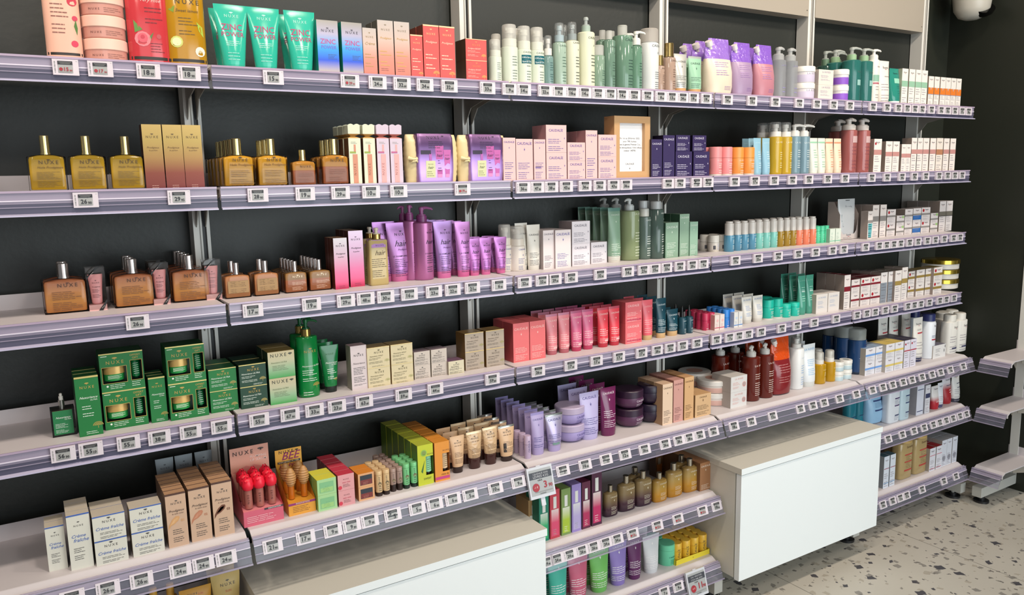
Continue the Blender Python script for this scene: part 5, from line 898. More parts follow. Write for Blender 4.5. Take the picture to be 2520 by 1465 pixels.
# ================================================================== fifth shelf
BL = '#3f62b0'; CF = '#d6d4c8'
def cfp(tall=0): return [('T', 'NUXE', 0, .78 if tall else .70, .42 if tall else .40, BK), ('K', 0, .85 if tall else .84, .12, BK), ('R', -.5, .975 if tall else .955, .5, 1, BL)]+([('I', 'Crème', -.05, .58, .62, BL), ('I', 'fraîche', .04, .50, .66, BL), ('L', -.3, .38, .18, 7, .5, BK)] if tall else [('I', 'Crème fraîche', .0, .42, .86, BL), ('L', -.3, .30, .08, 5, .7, BK)])
spec('cf1', carton, 'slim white eye-care carton with blue italic lettering', 'slim white blue carton', 'carton', c=CF, side='#9c9280', top='#c9bfae', dr=.9, p=cfp(1)); spec('cf2', carton, 'tall white carton with blue italic lettering', 'tall white blue cartons', 'carton', c=CF, side='#9c9280', top='#c9bfae', dr=.55, p=cfp(1)); spec('cf3', carton, 'white jar carton with blue italic lettering', 'white blue jar cartons', 'carton', c=CF, side='#9c9280', top='#c9bfae', dr=.75, p=cfp())
run(5, 'cf1', '108-157@1296*2', yb=1412); run(5, 'cf2', '160-219@1266*4', yb=1410); run(5, 'cf3', '224-307@1267*2', yb=1400, st=2); run(5, 'cf3', '316-397@1247*1', yb=1380, st=2)
def bg(k, sw, num, side): spec(k, carton, 'beige carton with %s cream swatch' % sw[0], '%s swatch cartons' % sw[0], 'carton', c='#c9a88e', side='#7c5f4a', top='#b8906e', edge='#4a2c22', dr=.55, p=[('T', 'NUXE', .02, .80, .52, BK), ('K', .02, .85, .14, BK), ('I', 'Prodigieux', .0, .66, .74, '#4a3a34'), ('I', 'le teint éclat', .05, .61, .56, '#6a544a'), ('P', [(-.46, .34), (-.42, .42), (-.25, .52), (-.05, .575), (.10, .57), (.13, .54), (.06, .49), (-.12, .44), (-.32, .41)], sw[1]), ('P', [(-.34, .43), (-.12, .53), (.06, .55), (.02, .51), (-.15, .46)], sw[2]), ('T', num, .26, .46, .16, sw[1]), ('L', -.25, .32, .1, 7, .56, BK)])
bg('bg1', ('pale', '#cf9c68', '#e0b888'), '01', 0); bg('bg2', ('rosy', '#b97a5c', '#cc9478'), '02', 0); bg('bg3', ('dark', '#6b3f2c', '#8a5a42'), '03', 0)
run(5, 'bg1', '404-456@1215*6', yb=1354); run(5, 'bg2', '461-514@1201*6', yb=1339); run(5, 'bg3', '518-569@1186*6', yb=1326)
spec('tst', tube, 'grey tester tube behind the beige cartons', 'grey testers', 'tube', c=('#9aa3a8', 's'), cap=('#4a3f3a', 's'), cr=.34, ch=.12, p=[('T', 'NUXE', 0, .80, .5, '#3c4246'), ('K', 0, .87, .14, '#3c4246')]); run(5, 'tst', '381-426@1131 428-473@1119 477-521@1108', front=.035)
spec('lpd', lip_display, 'pink counter display tray for lip serums', 'lip serum display', 'display tray', name='display_tray'); w_, h_, y_ = run(5, 'lpd', '588-690@1130', front=.216, var=dict(d=.095)); LD = ENT[-1][0]
spec('hnd', honey_display, 'yellow counter display tray for honey balms', 'honey balm display', 'display tray', name='display_tray'); wh_, hh_, yh_ = run(5, 'hnd', '702-771@1132', front=.214, var=dict(d=.085)); HD = ENT[-1][0]
# ================================================================== loose things standing in the trays
def grid(k, tray, w, h, fw, fh, nx, ny, y0, dy, xs, z):
    s = SP[k]; p = s['f'](fw, fh, s); first = True
    for j in range(ny):
        for i in range(nx):
            o = p if first else dup(p); first = False; x = tray.location.x+xs[i]; o.location = (x, tray.location.y+y0+j*dy, tray.location.z+z); ENT.append([o, k, 5, x, j, 0, 1, ny])
spec('lsr', lip_serum, 'lip serum with red rosebud cap', 'rosebud lip serums', 'lip serum', name='lip_serum'); grid('lsr', LD, w_, h_,   .0225, h_*.50, 3, 3, -.028, .024, [-w_*.30, -.001, w_*.29], h_*.235+.0004)
spec('hbl', honey_balm, 'honey balm with wooden honey-dipper cap', 'honey dipper balms', 'lip balm', name='lip_balm'); grid('hbl', HD, wh_, hh_, wh_*.42, hh_*.56, 2, 2, -.016, .036, [-wh_*.245, wh_*.235], hh_*.235+.0004)
spec('lmj', carton, 'mint green balm carton with lemon print', 'mint lemon cartons', 'carton', c='#a3cf93', side='#8fb85e', top='#d8d24a', dr=.75, p=[('R', -.38, .15, .36, .80, '#7fb985'), ('R', -.34, .18, .32, .45, '#a9d07a'), ('T', 'NUXE', .0, .50, .2, '#3f6a44'), ('L', -.2, .42, .22, 4, .4, '#3f6a44')]); run(5, 'lmj', '779-827@1179*2', yb=1262, st=2)
spec('rsj', carton, 'pink balm carton with red top', 'pink rose cartons', 'carton', c='#d99a9c', side='#8a4a4c', top='#c23a4c', dr=.75, p=[('T', 'NUXE', .0, .66, .34, '#6a3c40'), ('I', 'very rose', .0, .46, .5, '#c0405a'), ('L', -.2, .36, .22, 3, .5, '#6a3c40'), ('O', -.38, .2, .12, '#d23c50')]); run(5, 'rsj', '830-871@1168*5', yb=1250, st=2)
spec('hnj', carton, 'orange balm carton with dark window', 'orange window cartons', 'carton', c='#d9a274', side='#b9763a', top='#d98632', dr=.75, p=[('R', -.38, .14, .38, .86, '#2c3038'), ('R', -.36, .16, .36, .52, '#8a3028'), ('T', 'NUXE', .0, .38, .18, '#d8a08c'), ('L', -.2, .32, .22, 2, .4, '#d8a08c')]); run(5, 'hnj', '880-920@1165*2', yb=1236, st=2)
LBP = [('V', 'NUXE', 0, .66, .9, BK), ('O', 0, .5, .26, '#7a6a4c'), ('L', -.2, .4, .24, 3, .5, BK)]
def lb(k, c, desc, short, fc='#2c1c18', f=.16): spec(k, stick, desc, short, 'lip balm', name='lip_balm', c=(c, 's'), k=(c, 's'), bh=.84, foot=f, fc=(fc, 's'), fr=.95, p=LBP)
lb('lbb', '#d9b88a', 'beige lip balm stick on brown base', 'beige balms'); lb('lbk', '#a98f84', 'brown-grey lip balm stick on dark base', 'brown-grey balms', f=.30); lb('lbg', '#7cc98a', 'green lip balm stick on dark base', 'green balms', '#14261c')
run(5, 'lbb', '922-939@1160*4 940-957@1153*4', yb=1226, pitch=.0205); run(5, 'lbk', '958-973@1153*6 974-989@1149*6', yb=1214, pitch=.0200); run(5, 'lbg', '990-1006@1142*4 1009-1025@1136*4', yb=1207, pitch=.0205)
spec('cby', cut_box, 'yellow-green lemon gift carton with cut-out', 'lemon gift cartons', 'gift box', name='gift_carton', c='#bfc62e', side='#5c7a2c', top='#a9b03a', tube=('#8fd0a4', 's'), dr=.86, p=[('O', -.10, .80, .2, '#8fbf4a'), ('O', -.10, .80, .15, '#c9dc8c'), ('T', 'NUXE', .30, .74, .36, BK), ('P', [(-.3, .35), (-.05, .62), (-.2, .30)], '#3c6a34'), ('T', 'SWEET', .1, .13, .5, '#4a4a1c')]); run(5, 'cby', '1026-1065@1095*6', yb=1199, pitch=.0365)
spec('cbo', cut_box, 'orange honeycomb gift carton with cut-out', 'honey gift cartons', 'gift box', name='gift_carton', c='#dd8f34', side='#a5622c', top='#d48a32', tube=('#d9b890', 's'), dr=.86, p=[('T', 'NUXE', .26, .76, .40, BK), ('T', 'rêve de', .18, .15, .5, '#6a3c1c'), ('R', -.48, .05, .48, .12, '#c0407c')]); run(5, 'cbo', '1068-1105@1088*5', yb=1189, pitch=.0375)
SK = '#d3ae88'
def nt(c2='#2c1c18', bl=0): return dict(c=(SK, 's'), cap=(c2, 'g'), cr=.34, ch=.17, p=[('T', 'NUXE', 0, .80, .46, BK), ('K', 0, .86, .12, BK), ('I', 'rêve de miel', .0, .73, .5, '#6a5240'), ('L', -.26, .56, .28, 9, .56, '#6a4c38')])
spec('nta', tube, 'beige hand cream tube on brown cap', 'beige hand creams', 'tube', **nt()); run(5, 'nta', '1106-1142@1073*3', yb=1171, pitch=.036)
spec('ntb', tube, 'beige hand cream tube in crinkled offer wrap', 'wrapped hand creams', 'tube', **nt()); SP['ntb'].update(ch=.30, cap=('#3c1f1c', 'g'), cr=.36, crimp=('#e3c9a4', 'f'), c=('#d6b48c', 'w')); run(5, 'ntb', '1146-1185@1062*3', yb=1161, pitch=.04); run(5, 'ntb', '1186-1224@1051*3', yb=1150, pitch=.04)
spec('ntc', tube, 'beige hand cream tube with silver crimp', 'silver-crimp hand creams', 'tube', **nt()); SP['ntc'].update(crimp=('#b9b6ae', 'm'), ch=.15); SP['ntc']['p'] = SP['ntc']['p']+[('R', -.28, .28, -.12, .52, '#1c1816')]; run(5, 'ntc', '1225-1265@1047*4', yb=1143, pitch=.036)
LV = '#a99ac4'
spec('lls', stick, 'lavender lip stick with vertical lettering', 'lavender sticks', 'lip balm', name='lip_balm', c=('#b9a4bf', 's'), k=('#bfa9c2', 's'), bh=.62, p=[('V', 'CAUDALÍE', .1, .55, 1.7, '#4a4478')]); run(5, 'lls', '1290-1305@1072*3', yb=1133, pitch=.0245)
spec('lvt', tube, 'lavender hand cream tube', 'lavender hand creams', 'tube', c=(LV, 's'), crimp=('#8f84b8', 's'), cr=.42, ch=.14, e=.8, p=CA('#5c5490', .82, .42, .2, 6, .74)); run(5, 'lvt', '1305-1338@1015*7', yb=1125, pitch=.0290)
spec('lvs', tube, 'lavender tube with silver shoulder', 'silver lavender tubes', 'tube', c=('#b0a2c6>#b0a2c6>#a9a4b0', 'f'), crimp=('#b9b9b6', 'm'), cap=(LV, 's'), cr=.34, ch=.16, p=CA('#5c5490', .82, .46, .24, 6, .72)+[('R', -.22, .19, .18, .25, '#6f8f84')]); run(5, 'lvs', '1341-1384@1018*5', yb=1119, pitch=.030)
def pot(k, c, lid, txt, desc, short, **a): spec(k, jar, desc, short, 'jar', c=(c, 's'), lid=(lid, 's'), round=1, bh=.62, p=[('T', 'CAUDALÍE', .17, .40, .46, txt), ('L', -.05, .30, .16, 4, .42, txt)], **a)
pot('lvj', '#a496c8', '#b5a6c0', '#5c5490', 'large lavender body cream pot', 'lavender pots'); run(5, 'lvj', '1370-1432@996', yb=1104, st=2)
spec('lvb', tube, 'large lavender body lotion tube', 'large lavender tubes', 'tube', c=('#b7aed6', 's'), cr=.40, ch=.12, p=CA('#5c5490', .86, .46, .14, 9, .72)); run(5, 'lvb', '1425-1473@965*3', yb=1090, pitch=.05)
spec('plt', tube, 'plum purple body lotion tube', 'plum tubes', 'tube', c=('#6b2450', 'g'), cr=.42, ch=.08, p=CA('#e0cdd8', .86, .52, .2, 9, .72)); run(5, 'plt', '1477-1515@953*4', yb=1079, pitch=.048)
pot('plj', '#56304e', '#2f1a30', '#d3c3d0', 'plum purple body cream pot', 'plum pots'); pot('dkj', '#2a1c30', '#20142a', '#d0c8d4', 'near-black body cream pot', 'dark pots', rl='#8a7f90')
run(5, 'plj', '1518-1575@956', yb=1066, st=2); run(5, 'dkj', '1575-1624@944', yb=1053, st=2)
spec('wcr', carton, 'cream tall carton beside the dark pots', 'cream tall cartons', 'carton', c='#dcc0a6', side='#a98868', top='#c9aa90', dr=.9, p=CA('#6a5a50', .88, .34)); spec('wpk', carton, 'dusty pink tall carton', 'dusty pink cartons', 'carton', c='#c9968c', side='#9c6c60', top='#b8887e', dr=.9, p=CA('#7a4a4c', .88, .34)); spec('wtn', carton, 'tan tall carton', 'tan tall cartons', 'carton', c='#cfa476', side='#9c7448', top='#c0946a', dr=.9, p=CA('#6a4a2c', .88, .34)); spec('wsq', carton, 'tan square carton', 'tan square cartons', 'carton', c='#cfaa80', side='#9c7850', top='#c49c70', dr=.6, p=CA('#6a5238', .84, .5, .1, 8, .46))
run(5, 'wcr', '1631-1656@945*3', yb=1048); run(5, 'wpk', '1658-1682@935*3', yb=1041); run(5, 'wtn', '1685-1708@928*3', yb=1035); run(5, 'wsq', '1711-1750@970*2', yb=1029)
spec('wpj', jar, 'white body cream jar with pink label', 'pink label jars', 'jar', c=('#dcd2ca', 's'), lid=('#dcd8d2', 's'), band='#d3aa9e', disc='#cfa292', bh=.60, p=[('T', 'LA ROSÉE', .2, .50, .38, '#d08a84')]); run(5, 'wpj', '1726-1785@930', yb=1013, st=2); run(5, 'wpj', '1679-1738@912', front=.095, st=2)
spec('wcb', carton, 'white cream carton with coral lettering', 'white coral-print cartons', 'carton', c='#d3d0ce', side='#b0a8a2', top='#c3bfba', dr=1.1, p=[('T', 'LA ROSÉE', .0, .78, .5, '#d89c94'), ('L', -.38, .6, .24, 6, .5, '#e0a49c'), ('O', .32, .42, .12, '#dca8a2'), ('O', .32, .42, .10, '#d3d0ce')]); run(5, 'wcb', '1799-1839@926', yb=1006, st=2)
AM = ('#7c2c16', 't')
spec('amp', bottle, 'amber shower oil bottle with white pump', 'amber pump bottles', 'bottle', c=('#5a1a10', 'g'), top='pump', nr=.25, kr=.26, bh=.80, sh=.012, shr=.9, nz=-1, nl=.45, p=[('T', 'LA ROSÉE', .16, .64, .72, '#ead9d0'), ('L', -.16, .50, .26, 7, .6, '#e3cfc6'), ('L', -.16, .22, .12, 4, .6, '#e3cfc6')], k=('#c6c3be', 's'))
run(5, 'amp', '1831-1867@852 1870-1896@843', yb=996, var=dict(nl=.30)); run(5, 'amp', '1759-1787@846 1793-1826@845', front=.115); run(5, 'amp', '1828-1858@835', front=.09)
spec('amr', pouch, 'orange refill pouch filled with dark red oil', 'orange refill pouch', 'pouch', c=('#7c2226', 'g'), tc=('#d8501c', 'w'), q=.58, p=[('L', -.3, .50, .22, 8, .62, '#b87a78')]); run(5, 'amr', '1897-1944@821*3', yb=980, pitch=.05)
spec('wpm', bottle, 'white lotion bottle with clear pump cap', 'white lotion bottle', 'bottle', c=('#dfe0df', 's'), top='mist', nr=.3, kr=.30, bh=.80, sh=.04, p=[('T', 'LA ROSÉE', .2, .60, .5, '#9cb4d0'), ('L', -.05, .46, .1, 9, .5, '#8fb0d8')], kc=WC); run(5, 'wpm', '1947-1973@829', yb=965)
spec('wtb', tube, 'white lotion tube with light blue lettering', 'white lotion tubes', 'tube', c=('#e0e4e6', 's'), cap=('#cfd0cc', 's'), cr=.42, ch=.12, p=[('T', 'LA ROSÉE', .0, .86, .8, '#86b4dc'), ('L', -.28, .64, .3, 9, .6, '#86b4dc')]); run(5, 'wtb', '1976-2006@847*2', yb=957, pitch=.04)
spec('ymi', bottle, 'small yellow oil mist bottle', 'yellow mist bottles', 'bottle', c=('#b3870f', 'g'), top='mist', nr=.3, kr=.33, bh=.62, sh=.02, shr=.9, p=[('T', 'LA ROSÉE', .2, .44, .6, '#efe0a0'), ('L', 0, .36, .1, 7, .44, '#efe0a0')], kc=('#d6d4cc', 'k')); run(5, 'ymi', '2006-2027@866 2031-2053@861', yb=951); run(5, 'ymi', '2003-2024@858', front=.16)
spec('mij', jar, 'small white jar with pale blue label', 'small white jars', 'jar', c=('#d8d8d0', 's'), lid=('#dedbd4', 's'), band='#b4c6cc', disc='#9aa09c', bh=.62); run(5, 'mij', '2052-2070@889 2071-2092@885', yb=944, st=2)
spec('bul', bottle, 'deep blue lotion bottle with frosted cap', 'deep blue bottles', 'bottle', c=('#1c3c66', 'g'), c2=(.07, ('#1a2c40', 'g')), top='cap', nr=.3, kr=.46, bh=.76, shr=.95, sh=.01, p=[('T', 'Eucerin', .15, .64, .42, '#3f3f6c'), ('R', -.3, .36, .45, .37, '#8f9ac0'), ('L', -.2, .46, .30, 5, .6, '#5f78b8'), ('O', .3, .83, .1, '#9cc06a')], k=('#a3a9a6', 'k')); run(5, 'bul', '2095-2124@808', yb=929); run(5, 'bul', '2064-2092@802', front=.15); run(5, 'bul', '2034-2061@798', front=.09)
def ey(k, band, desc, short, top, red=0): spec(k, carton, desc, short, 'carton', c='#dddbe0', side='#a9a39a', top=top, dr=1.3, p=EU(band, .80, .40, .54, wd=.36, red=red))
ey('eya', '#6f9cd8', 'white jar carton with sky blue band', 'sky blue band cartons', '#8ea2bc'); ey('eyb', '#d8c06a', 'white jar carton with yellow band', 'yellow band cartons', '#cfb45c')
run(5, 'eya', '2131-2155@857 2156-2179@852', yb=925, st=2); run(5, 'eyb', '2181-2203@847 2204-2224@842', yb=917, st=2)
spec('eyc', carton, 'tall white carton with navy top and red dot', 'navy top cartons', 'carton', c='#d8d4e0', side='#a9a39a', top='#2a2438', dr=1.5, p=EU('#b0404c', .88, .60, .64, .1, wd=.4, red=1)); run(5, 'eyc', '2227-2241@838*2 2242-2257@834*2', yb=906, pitch=.05)
spec('eyt', tube, 'white cream tube with red line and navy cap', 'navy-cap tube', 'tube', c=('#dedad2', 's'), cap=('#23284c', 's'), cr=.40, ch=.10, p=EU(None, .84, .5, .5)+[('R', -.2, .64, .46, .67, '#b0303c'), ('L', -.2, .74, .72, 2, .6, '#3c3f50')]); run(5, 'eyt', '2248-2271@782', yb=894); run(5, 'eyt', '2218-2242@779 2188-2212@776 2164-2184@775', front=.12)
spec('eya2', bottle, 'white aerosol with navy blue cap', 'navy cap aerosols', 'spray can', c=('#dadde2', 's'), top='cap', nr=.38, kr=.44, bh=.84, sh=.05, shr=.7, p=[('T', 'Eucerin', .2, .72, .5, '#6a6470'), ('R', -.2, .42, .46, .45, '#a82c3c'), ('L', -.2, .52, .49, 2, .5, '#2c3a70')], k=('#232a5c', 's')); run(5, 'eya2', '2273-2295@771', yb=889); run(5, 'eya2', '2238-2258@764', front=.09)
spec('eys', carton, 'small white carton with line drawing', 'line drawing carton', 'carton', c='#dcdad8', side='#b0a8a0', top='#6a6878', dr=1.1, p=[('L', -.3, .7, .2, 6, .4, '#8f8c90'), ('R', .36, .4, .40, .62, '#222'), ('R', .42, .72, .46, .92, '#222')]); run(5, 'eys', '2297-2328@849', yb=884)
spec('eyn', carton, 'slim white carton with navy top edge', 'slim navy edge carton', 'carton', c='#dcdad8', side='#b0a8a0', top='#2c3050', dr=1, p=EU(None, .82, .5, .5)+[('R', -.4, .56, .0, .60, '#b03040')]); run(5, 'eyn', '2296-2307@801', front=.12)
spec('ewb', bottle, 'white lotion bottle with round white cap', 'white capped bottles', 'bottle', c=('#dedbd4', 's'), top='cap', e=.7, n=3, nr=.3, kr=.34, bh=.83, sh=.02, shr=.8, p=EU(None, .66, .50, .5, .18)+[('R', -.2, .12, .45, .16, '#3a3c60')], k=('#d8d4cb', 's')); run(5, 'ewb', '2325-2351@775 2352-2372@768', yb=876); run(5, 'ewb', '2307-2332@768', front=.14); run(5, 'ewb', '2312-2336@763 2332-2354@765', front=.09)
# ================================================================== lower shelves, third bay
def per(k, c, liq, desc, short): spec(k, carton, desc, short, 'carton', c=c, side='#3c2c30' if k in ('pp5', 'pp6') else c, dr=1, p=[('R', -.16, .62, .16, .86, '#dcdcd6'), ('R', -.38, .05, .38, .60, liq+'>'+liq+'>#e0e0da>#e0e0da'), ('L', -.2, .18, .10, 3, .4, '#f0f0e8'), ('T', 'CAUDALÍE', 0, .07, .4, '#f0f0e8')])
per('pp0', '#b08a5c', '#d8d2b0', 'tan perfume carton', 'tan perfume carton'); per('pp1', '#1c7a62', '#2faa6c', 'green perfume carton', 'green perfume carton'); per('pp2', '#c0404e', '#d84c70', 'red perfume carton', 'red perfume carton'); per('pp3', '#7a9454', '#a9c23a', 'olive perfume carton', 'olive perfume carton'); per('pp4', '#9a86c4', '#b3a6d2', 'lavender perfume carton', 'lavender perfume carton'); per('pp5', '#5c1e3c', '#b0305c', 'plum perfume carton', 'plum perfume carton'); per('pp6', '#4a1a38', '#c02c62', 'tall plum perfume carton', 'tall plum perfume carton')
F6 = .222
run(6, 'pp0', '1300-1324@1230*2', front=.19); run(6, 'pp1', '1326-1350@1218*2', front=F6); run(6, 'pp2', '1353-1377@1206*2', front=F6); run(6, 'pp3', '1381-1404@1203*3', front=F6); run(6, 'pp4', '1407-1430@1192*3', front=F6); run(6, 'pp5', '1432-1453@1186*3', front=F6); run(6, 'pp6', '1456-1481@1157*2', front=F6)
def oi(k, c, desc, short, c2='#3c2432'): spec(k, bottle, desc, short, 'bottle', c=(c, 'g'), top='gold', n=2.6, e=.55, kr=.14, nr=.18, bh=.78, sh=.10, taper=.95, p=CR('#e3d9c0', .62, .52, .1, .32, .08), k=('#b9b0a0', 'm'))
oi('ops', '#2f1a2c>#4a3038>#7a6444>#8a744e', 'small purple and gold body oil bottle', 'small purple oil'); oi('opl', '#2f1a2c>#4a3038>#7f6a48>#8a744e', 'large purple and gold body oil bottle', 'large purple oils'); oi('ogs', '#a8701a>#b8842c>#a8853c>#94733a', 'small golden body oil bottle', 'small golden oil', '#c08f30'); oi('ogl', '#a8701a>#b8842c>#a8894a>#8f7344', 'large golden body oil bottle', 'large golden oils', '#b8872c')
run(6, 'ops', '1484-1518@1194', yb=1279); run(6, 'opl', '1520-1560@1170 1561-1602@1159*2', yb=1267); run(6, 'ogs', '1605-1639@1163', yb=1243); run(6, 'ogl', '1640-1675@1139 1677-1717@1129*2', yb=1231)
spec('brc', carton, 'copper brown carton beside the golden oils', 'copper brown cartons', 'carton', c='#9a6c48', side='#7c5638', dr=1, p=CA('#e8d8c4', .84, .2, .06, 4, .8)); run(6, 'brc', '1723-1751@1138*4', yb=1210)
spec('brb', carton, 'brown carton printed with dropper bottle', 'dropper print cartons', 'carton', c='#6f4c30', side='#5a3c26', dr=1, p=[('R', -.18, .5, .18, .75, '#9c8c78'), ('R', -.34, .1, .34, .5, '#b06c2c')]); run(6, 'brb', '1614-1632@1110 1634-1652@1106 1655-1672@1104', front=.06)
def bt(k, c, desc, short): spec(k, tube, desc, short, 'tube', c=(c, 's'), cr=.35, ch=.10, e=.8, p=CA('#f0ecec', .90, .46, .14, 8, .6, .0))
for k, c, d, s_ in (('b1', '#3fb29c', 'turquoise shower gel tube', 'turquoise tube'), ('b2', '#c9607c', 'rose pink shower gel tube', 'rose pink tube'), ('b3', '#6fb85c', 'apple green shower gel tube', 'apple green tube'), ('b4', '#8c78bc', 'violet shower gel tube', 'violet tube'), ('b5', '#5c2458', 'aubergine shower gel tube', 'aubergine tube'), ('b6', '#d3d3d6', 'white shower gel tube', 'white tube')): bt(k, c, d, s_)
for k, a, b_, c_ in (('b1', 1346, 1396, 1372), ('b2', 1396, 1446, 1360), ('b3', 1448, 1498, 1348), ('b4', 1498, 1542, 1337), ('b5', 1543, 1579, 1327), ('b6', 1581, 1622, 1317)): run(7, k, '%d-%d@%d*2' % (a, b_, c_), front=.218, pitch=.05)
spec('mde', stick, 'mint green deodorant with domed cap', 'mint deodorant', 'deodorant stick', c=('#6cc8a0', 's'), k=('#6cc8a0', 's'), bh=.72, p=[('T', 'CAUDALÍE', .1, .38, .6, '#14665c'), ('L', -.1, .28, .1, 4, .5, '#14665c')]); run(7, 'mde', '1624-1656@1335*2', yb=1404)
spec('str', stick_tray, 'yellow open tray of lip balms', 'yellow tray', 'display tray', name='display_tray', d=.105); w_, h_, y_ = run(7, 'str', '1663-1747@1366', front=.222); STR = ENT[-1][0]
spec('yst', stick, 'yellow lip balm stick', 'yellow balms', 'lip balm', name='lip_balm', c=('#e0b030', 's'), k=('#e3b43c', 's'), bh=.6, p=[('V', 'CAUDALÍE', .0, .36, 1.5, '#3c3a2c')])
p = SP['yst']['f'](w_*.215, .060, SP['yst']); q_ = [(i, j) for j in range(4) for i in range(4)]
for i, j in q_:
    o = p if (i, j) == (0, 0) else dup(p); x = STR.location.x+w_*(-.37+.247*i); o.location = (x, STR.location.y-.036+j*.0245, STR.location.z+.0024); ENT.append([o, 'yst', 7, x, j, 0, 1, 4])
# lower left corner, first bay
spec('gsu', tube, 'pale gold sun cream tube', 'pale gold sun tube', 'tube', c=('#c0a566', 's'), cr=.36, ch=.12, p=[('T', 'NUXE', .05, .80, .5, BK), ('K', .05, .87, .12, BK), ('T', 'SUN', .05, .70, .2, '#c0603c')]); run(6, 'gsu', '516-590@1411*2', front=.2, pitch=.05)
spec('gs2', tube, 'orange gold sun cream tube', 'orange sun tube', 'tube', c=('#c48c30', 's'), cr=.36, ch=.12, p=[('T', 'NUXE', -.1, .88, .3, BK), ('T', 'SUN', .15, .86, .16, '#c0502c')]); run(6, 'gs2', '438-520@1446', front=.2)
spec('gsp', bottle, 'gold sun spray bottle', 'gold sprays', 'spray bottle', c=('#b9842c', 's'), top='mist', nr=.2, kr=.30, bh=.78, k=('#c9963c', 's'), kc=('#c9963c', 's')); run(6, 'gsp', '355-395@1444 402-432@1437', front=.16)
# lower shelves, right-hand bay
spec('tlb', bottle, 'teal blue wash bottle', 'teal wash bottles', 'bottle', c=('#2b7c8c', 't'), top='cap', nr=.3, kr=.4, bh=.8, e=.7, n=3, p=[('T', 'Eucerin', .15, .7, .4, '#1c3a50'), ('R', -.3, .22, .4, .24, '#1c3a60')], k=('#9ab0b4', 'k')); run(6, 'tlb', '2104-2127@950 2083-2103@945', front=.17)
spec('lbp', pouch, 'pale blue refill pouch with navy bars', 'pale blue pouch', 'pouch', c=('#8fb6d4', 's'), tc=('#a9c6dc', 's'), q=.7, p=[('R', -.25, .58, .42, .62, '#2c4070'), ('R', -.22, .34, .44, .38, '#2c4070'), ('L', -.2, .54, .44, 4, .5, '#5c7a9c')]); run(6, 'lbp', '2130-2168@945', front=.20)
def ub(k, c, b, desc, short): spec(k, bottle, desc, short, 'bottle', c=(c, 's'), top='cap', nr=.3, kr=.42, bh=.90, e=.55, n=4, sh=.05, shr=.8, p=[('T', 'Eucerin', .2, .84, .45, '#5a4a58'), ('U', .2, .83, .12, '#b03040'), ('R', -.05, .63, .46, .66, b), ('R', -.05, .44, .46, .47, b), ('L', -.05, .60, .50, 4, .46, '#7c7c90'), ('R', .0, .18, .40, .21, '#3c4468'), ('L', -.05, .16, .08, 3, .46, '#9c9cac')])
ub('uba', '#d8dce2', '#463060', 'big white lotion bottle with purple bars', 'purple bar bottle'); ub('ubb', '#b9cdd6', '#2c3c68', 'pale blue lotion bottle with navy bars', 'navy bar bottles')
run(6, 'uba', '2180-2208@946', yb=1048); run(6, 'ubb', '2211-2234@940', yb=1038); run(6, 'ubb', '2232-2251@933', front=.15)
spec('wnb', carton, 'white carton with navy double lines', 'navy line carton', 'carton', c='#d0d2de', side='#a9a8b0', dr=1, p=[('R', -.4, .93, .44, .95, '#2c3460'), ('R', -.4, .70, .44, .72, '#2c3460'), ('R', -.4, .09, .44, .11, '#2c3460')]); run(6, 'wnb', '2259-2276@934', yb=1022)
spec('wnn', carton, 'slim white carton with navy block', 'navy block carton', 'carton', c='#d6d4da', side='#a9a8b0', dr=1, p=EU(None, .85, .5, .5)+[('R', -.45, .54, .45, .70, '#343a5c')]); run(6, 'wnn', '2279-2291@948', yb=1018)
spec('rdt', tube, 'small white and red offer tube', 'small red offer tube', 'tube', c=('#b02430>#b02430>#d6d2d0>#d6d2d0>#d6d2d0', 's'), cap=('#b02430', 's'), cr=.44, ch=.12, p=[('T', 'OFFRE', .1, .30, .6, '#f0e0e0'), ('T', 'Eucerin', .1, .84, .5, '#6a6470')]); run(6, 'rdt', '2292-2309@950', yb=1011)
spec('nvt', tube, 'white tube on navy cap behind red tube', 'navy foot tube', 'tube', c=('#d3d6dc', 's'), cap=('#2a2a60', 's'), cr=.42, ch=.12, p=EU(None, .84, .5, .5)); run(6, 'nvt', '2308-2321@942', yb=1005)
spec('rd2', tube, 'large white and red offer tube', 'large red offer tube', 'tube', c=('#9c2028>#9c2028>#9c2028>#d0ccd0>#d0ccd0', 's'), cap=('#9c2028', 's'), cr=.46, ch=.08, p=[('L', 0, .5, .42, 2, .4, '#f0e0e0'), ('O', .3, .32, .12, '#e8e0e0'), ('T', 'Eucerin', .1, .84, .5, '#6a6470'), ('R', -.2, .66, .46, .68, '#343a5c')]); run(6, 'rd2', '2319-2339@926', yb=998)
spec('gnt', tube, 'white tube on slate grey cap at shelf end', 'slate cap tube', 'tube', c=('#d3d2cf', 's'), cap=('#3a3c4a', 's'), cr=.44, ch=.13, p=EU(None, .86, .5, .5)+[('R', -.1, .64, .46, .66, '#343a5c'), ('R', -.1, .50, .46, .52, '#343a5c'), ('R', .1, .24, .46, .26, '#343a5c')]); run(6, 'gnt', '2343-2361@918', yb=993)
spec('bx7', carton, 'slim white carton with blue-grey top', 'blue-grey top cartons', 'carton', c='#d3d9e3', side='#8f9498', top='#43606c', dr=1, p=EU(None, .86, .5, .5)+[('R', -.45, .60, .48, .62, '#9c4a5c'), ('R', -.45, .14, .48, .16, '#6f98c0')]); run(7, 'bx7', '2177-2190@1120*2 2192-2205@1122', yb=1202)
